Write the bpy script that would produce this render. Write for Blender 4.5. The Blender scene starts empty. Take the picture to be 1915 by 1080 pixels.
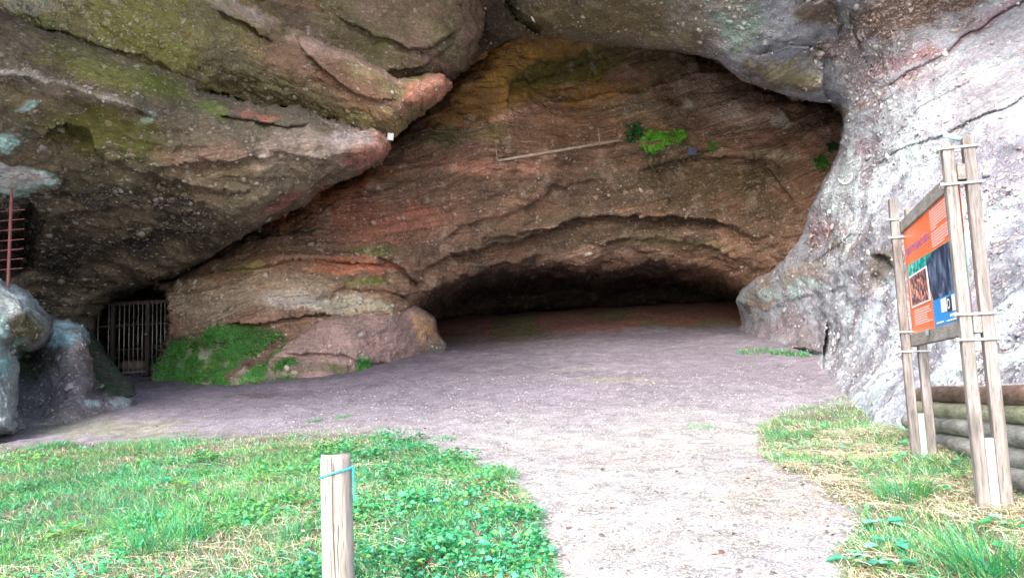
import bpy, math, random
import numpy as np
from mathutils import Vector, Matrix
from mathutils.bvhtree import BVHTree

random.seed(7)
RNG = np.random.default_rng(11)
scene = bpy.context.scene
COL = scene.collection

# ------------------------------------------------------------------ camera model
F_PX = 1367.0
EYE = np.array([0.0, 0.0, 1.5])
PITCH, ROLL = math.radians(7.8), math.radians(3.2)
_F = np.array([0, math.cos(PITCH), math.sin(PITCH)])
_R0 = np.array([1.0, 0, 0])
_U0 = np.array([0, -math.sin(PITCH), math.cos(PITCH)])
_R = math.cos(ROLL) * _R0 - math.sin(ROLL) * _U0
_U = math.sin(ROLL) * _R0 + math.cos(ROLL) * _U0


def P(px, py, Y):
    """photo pixel + distance ahead -> world points (N,3)"""
    px, py, Y = np.broadcast_arrays(np.asarray(px, float), np.asarray(py, float), np.asarray(Y, float))
    a = ((px - 957.5) / F_PX)[..., None]
    b = ((540.0 - py) / F_PX)[..., None]
    r = _F + a * _R + b * _U
    r = r / r[..., 1:2]
    return EYE + r * Y[..., None]


def PX(p):
    """world points -> photo pixels"""
    v = np.asarray(p, float) - EYE
    d = v @ _F
    d = np.where(d < 0.05, 0.05, d)
    return 957.5 + F_PX * (v @ _R) / d, 540 - F_PX * (v @ _U) / d


def V(px, py, Y):
    return Vector(P(px, py, Y).tolist())


# ------------------------------------------------------------------ noise
_T = np.random.default_rng(3).random(65536)


def _h(x, y, z):
    return _T[(x * 73856093 ^ y * 19349663 ^ z * 83492791) & 65535]


def vnoise(x, y, z):
    x0 = np.floor(x).astype(np.int64); y0 = np.floor(y).astype(np.int64); z0 = np.floor(z).astype(np.int64)
    fx, fy, fz = x - x0, y - y0, z - z0
    fx = fx * fx * (3 - 2 * fx); fy = fy * fy * (3 - 2 * fy); fz = fz * fz * (3 - 2 * fz)
    def l(a, b, t): return a + (b - a) * t
    c00 = l(_h(x0, y0, z0), _h(x0 + 1, y0, z0), fx)
    c10 = l(_h(x0, y0 + 1, z0), _h(x0 + 1, y0 + 1, z0), fx)
    c01 = l(_h(x0, y0, z0 + 1), _h(x0 + 1, y0, z0 + 1), fx)
    c11 = l(_h(x0, y0 + 1, z0 + 1), _h(x0 + 1, y0 + 1, z0 + 1), fx)
    return l(l(c00, c10, fy), l(c01, c11, fy), fz) * 2 - 1


def fbm(x, y, z, oct=4, gain=0.5):
    s = np.zeros(np.shape(x)); a = 1.0; n = 0.0
    for i in range(oct):
        s += a * vnoise(x + 17.3 * i, y - 9.1 * i, z + 4.7 * i); n += a
        x, y, z, a = x * 2.03, y * 2.03, z * 2.03, a * gain
    return s / n * 1.6


def sstep(a, b, x):
    t = np.clip((x - a) / (b - a), 0.0, 1.0)
    return t * t * (3 - 2 * t)


# ------------------------------------------------------------------ 2-D helpers
def seg_dist(U, V_, pts, closed):
    """distance to polyline, nearest point, side sign of the nearest segment, arclength 0..1"""
    pts = np.asarray(pts, float)
    if closed:
        pts = np.vstack([pts, pts[:1]])
    L = np.r_[0, np.cumsum(np.hypot(*(pts[1:] - pts[:-1]).T))]
    best = np.full(U.shape, 1e18); nx = np.zeros(U.shape); ny = np.zeros(U.shape)
    side = np.zeros(U.shape); tt = np.zeros(U.shape)
    for i in range(len(pts) - 1):
        a, b = pts[i], pts[i + 1]
        d = b - a; l2 = d @ d
        if l2 < 1e-9: continue
        t = np.clip(((U - a[0]) * d[0] + (V_ - a[1]) * d[1]) / l2, 0, 1)
        qx, qy = a[0] + t * d[0], a[1] + t * d[1]
        e = (U - qx) ** 2 + (V_ - qy) ** 2
        m = e < best
        best = np.where(m, e, best); nx = np.where(m, qx, nx); ny = np.where(m, qy, ny)
        cr = d[0] * (V_ - a[1]) - d[1] * (U - a[0])
        side = np.where(m, np.sign(cr), side)
        tt = np.where(m, (L[i] + t * (L[i + 1] - L[i])) / L[-1], tt)
    return np.sqrt(best), nx, ny, side, tt


def inside(U, V_, pts):
    c = np.zeros(U.shape, bool); n = len(pts)
    for i in range(n):
        x1, y1 = pts[i]; x2, y2 = pts[(i + 1) % n]
        if y1 == y2: continue
        k = ((y1 > V_) != (y2 > V_)) & (U < (x2 - x1) * (V_ - y1) / (y2 - y1) + x1)
        c ^= k
    return c


def smooth_path(pts, it=2):
    pts = [tuple(p) for p in pts]
    for _ in range(it):
        q = [pts[0]]
        for a, b in zip(pts[:-1], pts[1:]):
            q.append((a[0] * .75 + b[0] * .25, a[1] * .75 + b[1] * .25))
            q.append((a[0] * .25 + b[0] * .75, a[1] * .25 + b[1] * .75))
        q.append(pts[-1]); pts = q
    return pts


class TPS:
    def __init__(self, c, lam=0.02):
        c = np.asarray(c, float)
        self.p = c[:, :2] / 500.0
        n = len(c)
        r2 = ((self.p[:, None] - self.p[None]) ** 2).sum(-1)
        K = 0.5 * r2 * np.log(r2 + 1e-12) + np.eye(n) * lam
        Q = np.c_[np.ones(n), self.p]
        A = np.block([[K, Q], [Q.T, np.zeros((3, 3))]])
        self.w = np.linalg.solve(A, np.r_[c[:, 2], 0, 0, 0])

    def __call__(self, U, V_):
        u, v = U / 500.0, V_ / 500.0
        o = self.w[-3] + self.w[-2] * u + self.w[-1] * v
        for (a, b), w in zip(self.p, self.w):
            r2 = (u - a) ** 2 + (v - b) ** 2
            o = o + w * 0.5 * r2 * np.log(r2 + 1e-12)
        return o


# ------------------------------------------------------------------ mesh from arrays
def np_mesh(name, co, faces, mat=None, attrs=None, smooth=True):
    """faces: list of int arrays, each (n, k)"""
    me = bpy.data.meshes.new(name)
    co = np.ascontiguousarray(co, dtype=np.float32)
    me.vertices.add(len(co)); me.vertices.foreach_set('co', co.ravel())
    idx = np.concatenate([f.ravel() for f in faces]).astype(np.int32)
    cnt = np.concatenate([np.full(len(f), f.shape[1]) for f in faces]).astype(np.int32)
    st = np.r_[0, np.cumsum(cnt)[:-1]].astype(np.int32)
    me.loops.add(len(idx)); me.loops.foreach_set('vertex_index', idx)
    me.polygons.add(len(cnt)); me.polygons.foreach_set('loop_start', st)
    if smooth:
        me.polygons.foreach_set('use_smooth', np.ones(len(cnt), bool))
    me.update(calc_edges=True)
    for k, a in (attrs or {}).items():
        a = np.asarray(a, np.float32)
        if a.ndim == 2:
            at = me.attributes.new(k, 'FLOAT_COLOR', 'POINT')
            if a.shape[1] == 3: a = np.c_[a, np.ones(len(a), np.float32)]
            at.data.foreach_set('color', np.ascontiguousarray(a, dtype=np.float32).ravel())
        else:
            at = me.attributes.new(k, 'FLOAT', 'POINT')
            at.data.foreach_set('value', np.ascontiguousarray(a))
    if mat: me.materials.append(mat)
    return me


def link(name, me, parent=None):
    o = bpy.data.objects.new(name, me); COL.objects.link(o)
    if parent: o.parent = parent
    return o


def tag(o, label=None, cat=None, group=None, kind=None):
    if label: o['label'] = label
    if cat: o['category'] = cat
    if group: o['group'] = group
    if kind: o['kind'] = kind
    return o


def thing(name, loc, label, cat, group=None):
    o = bpy.data.objects.new(name, None); COL.objects.link(o)
    o.location = loc; o.empty_display_size = 0.1
    return tag(o, label, cat, group)


# ------------------------------------------------------------------ material helpers
class NT:
    def __init__(self, name, world=None):
        if world is None:
            self.m = bpy.data.materials.new(name); self.m.use_nodes = True
            self.t = self.m.node_tree
        self.t.nodes.clear()

    def n(self, typ, **kw):
        nd = self.t.nodes.new('ShaderNode' + typ)
        ins = kw.pop('ins', {})
        for k, v in kw.items(): setattr(nd, k, v)
        for k, v in ins.items():
            s = nd.inputs[k]
            if isinstance(v, bpy.types.NodeSocket): self.t.links.new(v, s)
            else: s.default_value = v
        return nd

    def math(self, op, a, b=0.0, c=None, clamp=False):
        ins = {0: a, 1: b}
        if c is not None: ins[2] = c
        return self.n('Math', operation=op, use_clamp=clamp, ins=ins).outputs[0]

    def mixc(self, f, a, b, blend='MIX'):
        nd = self.n('Mix', data_type='RGBA', blend_type=blend)
        for k, v in ((0, f), (6, a), (7, b)):
            if isinstance(v, bpy.types.NodeSocket): self.t.links.new(v, nd.inputs[k])
            else: nd.inputs[k].default_value = v
        return nd.outputs[2]

    def ramp(self, f, stops, interp='LINEAR'):
        nd = self.n('ValToRGB', ins={0: f})
        cr = nd.color_ramp; cr.interpolation = interp
        while len(cr.elements) < len(stops): cr.elements.new(0.5)
        for e, (p, c) in zip(cr.elements, stops):
            e.position = p
            e.color = (c, c, c, 1) if isinstance(c, (int, float)) else (*c[:3], 1)
        return nd.outputs[0]

    def mr(self, v, a, b, c=0.0, d=1.0):
        return self.n('MapRange', interpolation_type='SMOOTHSTEP', ins={0: v, 1: a, 2: b, 3: c, 4: d}).outputs[0]

    def out(self, color, rough=0.9, normal=None, spec=0.2, **extra):
        b = self.n('BsdfPrincipled')
        def put(k, v):
            if isinstance(v, bpy.types.NodeSocket): self.t.links.new(v, b.inputs[k])
            else: b.inputs[k].default_value = v
        put('Base Color', color if isinstance(color, bpy.types.NodeSocket) else (*color[:3], 1))
        put('Roughness', rough); put('Specular IOR Level', spec)
        if normal is not None: put('Normal', normal)
        for k, v in extra.items(): put(k, v)
        o = self.n('OutputMaterial')
        self.t.links.new(b.outputs[0], o.inputs[0])
        return self.m


def rock_material():
    k = NT('conglomerate_rock')
    pos = k.n('NewGeometry').outputs['Position']
    col = k.n('Attribute', attribute_name='Col').outputs['Color']
    peb = k.n('Attribute', attribute_name='Peb').outputs['Fac']
    stra = k.n('Attribute', attribute_name='Str').outputs['Fac']
    perp = k.n('Attribute', attribute_name='Perp').outputs['Fac']
    # medium mottling
    n1 = k.n('TexNoise', ins={'Vector': pos, 'Scale': 1.3, 'Detail': 7.0, 'Roughness': 0.62}).outputs[0]
    n2 = k.n('TexNoise', ins={'Vector': pos, 'Scale': 14.0, 'Detail': 6.0, 'Roughness': 0.72}).outputs[0]
    n3 = k.n('TexNoise', ins={'Vector': pos, 'Scale': 55.0, 'Detail': 3.0, 'Roughness': 0.6}).outputs[0]
    # bedding lines, run along the strata (perp = height across the beds)
    cmb = k.n('CombineXYZ', ins={0: k.math('MULTIPLY', k.n('SeparateXYZ', ins={0: pos}).outputs[0], 0.35),
                                 1: k.math('MULTIPLY', k.n('SeparateXYZ', ins={0: pos}).outputs[1], 0.35),
                                 2: k.math('MULTIPLY', perp, 6.0)}).outputs[0]
    st = k.n('TexNoise', ins={'Vector': cmb, 'Scale': 1.5, 'Detail': 7.0, 'Roughness': 0.68}).outputs[0]
    # pebbles of two sizes, jittered so they are no perfect cells
    wv = k.n('VectorMath', operation='MULTIPLY_ADD', ins={0: k.n('TexNoise', ins={'Vector': pos, 'Scale': 9.0, 'Detail': 2.0}).outputs[1], 1: (.09, .09, .09), 2: pos}).outputs[0]
    sq = k.n('VectorMath', operation='MULTIPLY', ins={0: wv, 1: (0.8, 0.8, 1.25)}).outputs[0]
    def pebbles(scale, thr_lo, thr_hi):
        v = k.n('TexVoronoi', ins={'Vector': sq, 'Scale': scale, 'Randomness': 1.0})
        rnd = k.n('SeparateColor', ins={0: v.outputs['Color']})
        size = k.math('MULTIPLY_ADD', rnd.outputs[0], thr_hi - thr_lo, thr_lo)
        # fewer pebbles where Peb is low
        keep = k.mr(k.math('SUBTRACT', peb, rnd.outputs[1]), -0.05, 0.05)
        d = k.math('SUBTRACT', size, v.outputs['Distance'])
        mask = k.math('MULTIPLY', k.mr(d, 0.0, 0.07), keep)
        dome = k.math('MULTIPLY', k.math('MAXIMUM', d, 0.0), keep)
        return mask, dome, rnd.outputs[2]
    m1, d1, c1 = pebbles(10.0, 0.18, 0.46)
    m2, d2, c2 = pebbles(24.0, 0.22, 0.5)
    m3, d3, c3 = pebbles(4.6, 0.06, 0.34)
    c = k.mixc(1.0, col, k.ramp(n1, [(0.3, 0.7), (0.5, 1.0), (0.72, 1.35)]), 'MULTIPLY')
    c = k.mixc(1.0, c, k.ramp(n2, [(0.3, 0.66), (0.5, 1.0), (0.7, 1.4)]), 'MULTIPLY')
    c = k.mixc(stra, c, k.mixc(1.0, c, k.ramp(st, [(0.34, 0.42), (0.47, 1.05), (0.56, 0.8), (0.66, 1.55)]), 'MULTIPLY'))
    cmb2 = k.n('CombineXYZ', ins={0: k.math('MULTIPLY', k.n('SeparateXYZ', ins={0: pos}).outputs[0], 0.16), 1: 3.3, 2: k.math('MULTIPLY', perp, 1.7)}).outputs[0]
    st2 = k.n('TexNoise', ins={'Vector': cmb2, 'Scale': 1.5, 'Detail': 5.0, 'Roughness': 0.6}).outputs[0]
    c = k.mixc(stra, c, k.mixc(1.0, c, k.ramp(st2, [(0.3, (.6, .6, .52)), (0.45, (1.0, .92, .85)), (0.55, (.78, .76, .7)), (0.68, (1.5, 1.3, 1.22))]), 'MULTIPLY'))
    def pebcol(cc):
        return k.ramp(cc, [(0.0, (.30, .20, .16)), (0.35, (.42, .36, .32)), (0.6, (.5, .36, .29)), (0.8, (.55, .52, .48)), (1.0, (.75, .72, .70))])
    lum = k.n('RGBToBW', ins={0: col}).outputs[0]
    def tint(pc):
        # stones wear the same lichen and soil as the matrix around them
        return k.mixc(0.42, pc, k.mixc(1.0, c, (1.9, 1.85, 1.8, 1), 'MULTIPLY'))
    for m, cc in ((m2, c2), (m1, c1), (m3, c3)):
        c = k.mixc(k.math('MULTIPLY', m, 0.85), c, tint(pebcol(cc)))
    h = k.math('MULTIPLY', n2, 0.06)
    h = k.math('MULTIPLY_ADD', n3, 0.022, h)
    h = k.math('MULTIPLY_ADD', k.math('MULTIPLY', st, stra), 0.13, h)
    h = k.math('MULTIPLY_ADD', k.math('MULTIPLY', st2, stra), 0.3, h)
    h = k.math('MULTIPLY_ADD', d1, 0.2, h)
    h = k.math('MULTIPLY_ADD', d2, 0.09, h)
    h = k.math('MULTIPLY_ADD', d3, 0.25, h)
    bump = k.n('Bump', ins={'Strength': 1.0, 'Distance': 1.0, 'Height': h}).outputs[0]
    return k.out(c, 0.88, bump, 0.25)


MAT_ROCK = rock_material()

# ------------------------------------------------------------------ ground height
_gy = np.array([-400, -20, 0, 2.5, 4.5, 6, 8, 10, 13, 16, 18.5, 22, 24.5, 25.6, 28, 34, 60, 400], float)
_gz = np.array([-8, -1.9, -1.5, -1.13, -.86, -.76, -.64, -.45, -.02, .45, .9, 1.35, 1.66, 2.25, 2.95, 3.3, 4, 8], float)


def gz_raw(x, y):
    x = np.asarray(x, float); y = np.asarray(y, float)
    z = 0
    for o in (-1.2, -.6, 0, .6, 1.2):
        z = z + np.interp(y + o * np.clip(y / 8, .2, 1), _gy, _gz)
    z = z / 5 + 1.5
    # the path sits a little lower than the grass banks
    # earth held back by the log wall
    s_ = (x - (3.36 + (y - 4.75) * .288)) * .96
    z = z + .5 * sstep(.02, .16, s_) * sstep(7.5, 7.2, y) * sstep(2.6, 3.4, y) * sstep(3.2, 1.6, s_)
    z = z + 0.05 * fbm(x * .5, y * .5, x * 0, 3) * sstep(0, 4, y)
    return z


def ground_hit(px, py, lo=1.5, hi=45.0):
    """distance ahead at which the ray of a pixel meets the ground"""
    px, py = np.broadcast_arrays(np.asarray(px, float), np.asarray(py, float))
    d = P(px, py, np.ones(px.shape)) - EYE
    Y = np.full(px.shape, hi); done = np.zeros(px.shape, bool)
    prev = np.full(px.shape, lo)
    for y in np.arange(lo, hi, 0.1):
        q = EYE + d * y
        b = (q[..., 2] < gz_raw(q[..., 0], q[..., 1])) & ~done
        Y = np.where(b, y - 0.05, Y); done |= b
    return Y


def gd(px, py):
    return float(ground_hit(np.array([px]), np.array([py]))[0])


# ------------------------------------------------------------------ rock shells
def rng_grid(x0, x1, step, f0=None, f1=None, coarse=26):
    f0 = x0 if f0 is None else f0; f1 = x1 if f1 is None else f1
    a = []
    if x0 < f0: a.append(np.arange(x0, f0, coarse))
    a.append(np.arange(max(x0, f0), min(x1, f1), step))
    if x1 > f1: a.append(np.arange(f1, x1 + coarse, coarse))
    return np.unique(np.concatenate(a))


ROCKS = {}


_t = (1 + 5 ** .5) / 2
ICO_V = np.array([(-1, _t, 0), (1, _t, 0), (-1, -_t, 0), (1, -_t, 0), (0, -1, _t), (0, 1, _t), (0, -1, -_t), (0, 1, -_t), (_t, 0, -1), (_t, 0, 1), (-_t, 0, -1), (-_t, 0, 1)]) / 1.9
ICO_F = np.array([(0, 11, 5), (0, 5, 1), (0, 1, 7), (0, 7, 10), (0, 10, 11), (1, 5, 9), (5, 11, 4), (11, 10, 2), (10, 7, 6), (7, 1, 8), (3, 9, 4), (3, 4, 2), (3, 2, 6), (3, 6, 8), (3, 8, 9), (4, 9, 5), (2, 4, 11), (6, 2, 10), (8, 6, 7), (9, 8, 1)])


def frames(N, rng):
    r = rng.normal(size=N.shape)
    a = np.cross(N, r); a /= np.linalg.norm(a, axis=1, keepdims=True) + 1e-9
    return a, np.cross(N, a)


def stones(C, N, size, rng, flat=.6, jitter=.22):
    """irregular little stones: verts (n*12,3) and tris"""
    a, b = frames(N, rng)
    n = len(C)
    sv = ICO_V[None] * (1 + rng.normal(size=(n, 12, 1)) * jitter)
    sc = np.stack([size * rng.uniform(.8, 1.5, n), size * rng.uniform(.6, 1.0, n), size * flat], 1)
    sv = sv * sc[:, None]
    v = C[:, None] + sv[..., :1] * a[:, None] + sv[..., 1:2] * b[:, None] + sv[..., 2:] * N[:, None]
    f = ICO_F[None] + (np.arange(n) * 12)[:, None, None]
    return v.reshape(-1, 3), f.reshape(-1, 3)


PEBC = np.array([(.30, .20, .16), (.42, .36, .32), (.5, .36, .29), (.55, .52, .48), (.72, .7, .67), (.36, .3, .25), (.24, .2, .17)])


def shell(name, poly, ctrl, ledges=(), steps=(), paints=(), base=(.16, .11, .08), peb=0.5, stra=0.4,
          dip=(0.0, 0.0), curl=(35, 0.6), back=(40, 8.0), gain=1.0, rough=1.0, terr=(0.5, 0.12), step=2.6, lam=0.01, big=0.3,
          pebpaint=(), strpaint=(), free=None, seed=0.0, extra=None):
    poly = np.asarray(poly, float)
    S = back[0]
    x0, y0 = poly.min(0) - S; x1, y1 = poly.max(0) + S
    gx = rng_grid(x0, x1, step, -40, 1955); gy = rng_grid(y0, y1, step, -40, 1120)
    U, W = np.meshgrid(gx, gy)
    shp = U.shape
    U = U.ravel(); W = W.ravel()
    d, nx, ny, _, _ = seg_dist(U, W, poly, True)
    ins = inside(U, W, poly)
    # wobble of the outline
    wob = 3.0 * fbm(U / 42 + seed, W / 42, U * 0 + seed, 4)
    sd = np.where(ins, d, -d)
    out = np.clip(-sd, 0, None)
    Uc = np.where(ins, U, nx); Wc = np.where(ins, W, ny)
    tps = TPS(ctrl, lam)
    D = tps(Uc, Wc)
    R, A = curl
    if free is not None:   # only these polylines are real outlines; elsewhere no rounding
        dd = np.full(U.shape, 1e9)
        for f in free: dd = np.minimum(dd, seg_dist(Uc, Wc, f, False)[0])
    else:
        dd = np.clip(sd, 0, None)
    t = np.clip(dd / R, 0, 1)
    D = D + A * (1 - np.sqrt(np.clip(1 - (1 - t) ** 2, 0, 1)))
    # warp for the ledge lines
    Uw = Uc + 9 * fbm(Uc / 60 + 3 + seed, Wc / 60, Uc * 0, 4); Ww = Wc + 9 * fbm(Uc / 60, Wc / 60 + 9, Uc * 0 + 5 + seed, 4)
    for (pl, up, dn, wu, wd) in ledges:
        ld, _, _, sg, tt = seg_dist(Uw, Ww, smooth_path(pl), False)
        tp = np.clip(np.minimum(tt, 1 - tt) * 6, 0, 1)
        tp = tp * tp * (3 - 2 * tp)
        # side < 0 : above the line when drawn left to right
        D = D - np.where(sg < 0, up * np.exp(-ld / wu), 0) * tp + np.where(sg >= 0, dn * np.exp(-ld / wd), 0) * tp
    for (pg, amt, w) in steps:
        ld = seg_dist(Uw, Ww, pg, True)[0]
        ii = inside(Uw, Ww, pg)
        D = D + amt * sstep(-w * .3, w, np.where(ii, ld, -ld))
    Pw = P(Uc, Wc, D)
    # broad relief, in depth only so outlines keep their place
    D = D + big * fbm(Pw[:, 0] * .45 + seed, Pw[:, 1] * .2, Pw[:, 2] * .6, 3)
    dipx = dip[0]
    perp = Pw[:, 2] - dipx * Pw[:, 0] + 0.35 * fbm(Pw[:, 0] * .3, Pw[:, 1] * .15, Pw[:, 2] * .3 + seed, 2)
    if callable(dip[1]):
        perp = dip[1](Uc, Wc, Pw)
    ts, ta = terr
    tm = perp / ts + 0.35 * fbm(Pw[:, 0] * .8, Pw[:, 1] * .3, Pw[:, 2] * .8 + 7 + seed, 3)
    fr = tm - np.floor(tm)
    lev = _T[(np.floor(tm).astype(np.int64) * 7919) & 65535]
    mask = sstep(-.25, .35, fbm(Pw[:, 0] * .5 + 30, Pw[:, 1] * .3, Pw[:, 2] * .9 + seed, 2))
    saw = np.where(fr < .12, fr / .12 * 0 + 1 - sstep(0, .12, fr), sstep(.12, 1.0, fr)) 
    D = D - ta * (saw * (.4 + lev)) * mask
    Pw = P(Uc, Wc, D)
    # return: beyond the outline the surface turns away and runs back into the hill
    q = out / S
    Pw0 = Pw.copy()
    if (out > 0).any():
        cen = poly.mean(0)
        Db = D + back[1] * q ** 1.35
        pb = P(Uc, Wc, Db)
        Pw = np.where((out > 0)[:, None], pb, Pw)
    # small relief along the surface normal
    G = Pw.reshape(shp + (3,))
    du = np.gradient(G, axis=1); dv = np.gradient(G, axis=0)
    N = np.cross(dv, du); N /= np.linalg.norm(N, axis=2, keepdims=True) + 1e-9
    for _ in range(5):      # soften the directions so sharp ledges do not comb
        Np = np.pad(N, ((1, 1), (1, 1), (0, 0)), 'edge')
        N = (Np[:-2, 1:-1] + Np[2:, 1:-1] + Np[1:-1, :-2] + Np[1:-1, 2:] + 2 * Np[1:-1, 1:-1]) / 6
    N /= np.linalg.norm(N, axis=2, keepdims=True) + 1e-9
    N = N.reshape(-1, 3)
    toc = EYE - Pw
    fl = (N * toc).sum(1) < 0
    N[fl] *= -1
    x, y, z = Pw.T
    nz = 0.09 * fbm(x * 1.6 + seed, y * 1.6, z * 2.4, 3) + 0.045 * (1 - np.abs(fbm(x * 3.1, y * 3.1, z * 5 + seed, 3)) * 2) \
        + 0.022 * fbm(x * 9, y * 9, z * 11, 3, .65)
    bed = 0.035 * fbm(x * .8, y * .8, perp * 7.0, 4, .6)
    Pw = Pw + N * (rough * (nz + bed * (.4 + stra)))[:, None]
    # ---- albedo
    c = np.tile(np.array(base, float), (len(U), 1))
    pe = np.full(len(U), float(peb)); sr = np.full(len(U), float(stra))
    jn = fbm(Pw[:, 0] * 1.1, Pw[:, 1] * 1.1, Pw[:, 2] * 1.6 + seed, 5, .62)

    jn2 = fbm(Pw[:, 0] * 3.2, Pw[:, 1] * 3.2, perp * 9 + seed, 4, .65)

    def shape_mask(s):
        kind = s[0]
        if kind == 'e':
            _, cx, cy, rx, ry, ang, soft = s
            a = math.radians(ang)
            X = (Uc - cx) * math.cos(a) + (Wc - cy) * math.sin(a)
            Yy = -(Uc - cx) * math.sin(a) + (Wc - cy) * math.cos(a)
            r = np.sqrt((X / rx) ** 2 + (Yy / ry) ** 2)
            return sstep(0, soft, 1 - r + (jn * .7 + jn2 * .3) * .9 * (soft + .35))
        if kind == 'l':
            _, pl, w, soft = s
            ld = seg_dist(Uw, Ww, smooth_path(pl), False)[0]
            return sstep(0, soft, 1 - ld / w + jn * .6)
        if kind == 'p':
            _, pg, w = s
            ld = seg_dist(Uw, Ww, pg, True)[0]; ii = inside(Uw, Ww, pg)
            return sstep(-w, w, np.where(ii, ld, -ld) + jn * w * 1.6)
        if kind == 'n':     # noise patches: scale, threshold, width, z-stretch
            _, sc, th, wd, zs = s
            f = fbm(Pw[:, 0] * sc + 5.5, Pw[:, 1] * sc, perp * sc * zs + 2.2, 5, .62)
            return sstep(th - wd, th + wd, f)
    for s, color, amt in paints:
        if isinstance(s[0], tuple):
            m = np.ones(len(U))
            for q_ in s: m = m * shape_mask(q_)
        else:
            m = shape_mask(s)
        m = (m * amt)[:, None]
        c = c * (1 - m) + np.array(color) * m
    for s, v in pebpaint:
        m = shape_mask(s); pe = pe * (1 - m) + v * m
    for s, v in strpaint:
        m = shape_mask(s); sr = sr * (1 - m) + v * m
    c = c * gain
    keep = out < S
    ny_, nx_ = shp
    I = np.arange(ny_ * nx_).reshape(shp)
    q4 = np.stack([I[:-1, :-1], I[1:, :-1], I[1:, 1:], I[:-1, 1:]], -1).reshape(-1, 4)
    q4 = q4[keep[q4].all(1)]
    used = np.zeros(len(U), bool); used[q4.ravel()] = True
    mp = np.cumsum(used) - 1
    q4 = mp[q4]
    # pebbles standing proud of the conglomerate
    rg = np.random.default_rng(int(seed * 10) + 1)
    w_ = np.where((out == 0) & (Uc > -60) & (Uc < 1975) & (Wc > -60) & (Wc < 900), np.clip(pe - .1, 0, 1) ** 1.6 * (.35 + sstep(-.4, .5, jn)), 0) * used
    n_st = int(min(w_.sum() * .16, 26000))
    vs_, fs_ = [Pw[used]], [q4]
    at = {'Col': np.clip(c[used], 0.01, .9), 'Peb': np.clip(pe[used], 0, 1), 'Str': np.clip(sr[used], 0, 1), 'Perp': perp[used]}
    if n_st > 20:
        ii = rg.choice(len(w_), n_st, p=w_ / w_.sum())
        size = np.clip(np.exp(rg.normal(math.log(.022), .5, n_st)), .01, .075) * (Pw[ii, 1] / 13) ** .4
        cen = Pw[ii] + rg.normal(size=(n_st, 3)) * .012
        sv, sf = stones(cen, N[ii], size, rg)
        pc = PEBC[rg.integers(0, len(PEBC), n_st)] * rg.uniform(.8, 1.15, (n_st, 1))
        loc = c[ii]; pc = pc * .5 + np.clip(loc * 1.7, 0, .8) * .5
        nb = used.sum()
        vs_.append(sv); fs_.append(sf + nb)
        z12 = np.zeros(n_st * 12)
        at = {'Col': np.vstack([at['Col'], np.repeat(pc, 12, 0)]), 'Peb': np.r_[at['Peb'], z12], 'Str': np.r_[at['Str'], z12], 'Perp': np.r_[at['Perp'], z12]}
    me = np_mesh(name, np.vstack(vs_), fs_, MAT_ROCK, at) if True else np_mesh(name, Pw[used], [q4], MAT_ROCK,
                 {'Col': np.clip(c[used], 0.01, .9), 'Peb': np.clip(pe[used], 0, 1), 'Str': np.clip(sr[used], 0, 1), 'Perp': perp[used]})
    o = link(name, me)
    ROCKS[name] = (Pw[used], q4, Uc[used], Wc[used], c[used])
    return o
# ================================================================== ROCK MASSES
MOSS = (.075, .085, .018); MOSSG = (.03, .075, .015); RED = (.23, .085, .05); OCH = (.34, .2, .055)
PINK = (.36, .22, .18); GREY = (.22, .2, .17); LICH = (.5, .6, .6); TEAL = (.35, .58, .56); DK = (.05, .043, .035)
WHI = (.72, .73, .76); LIL = (.55, .47, .53)

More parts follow.
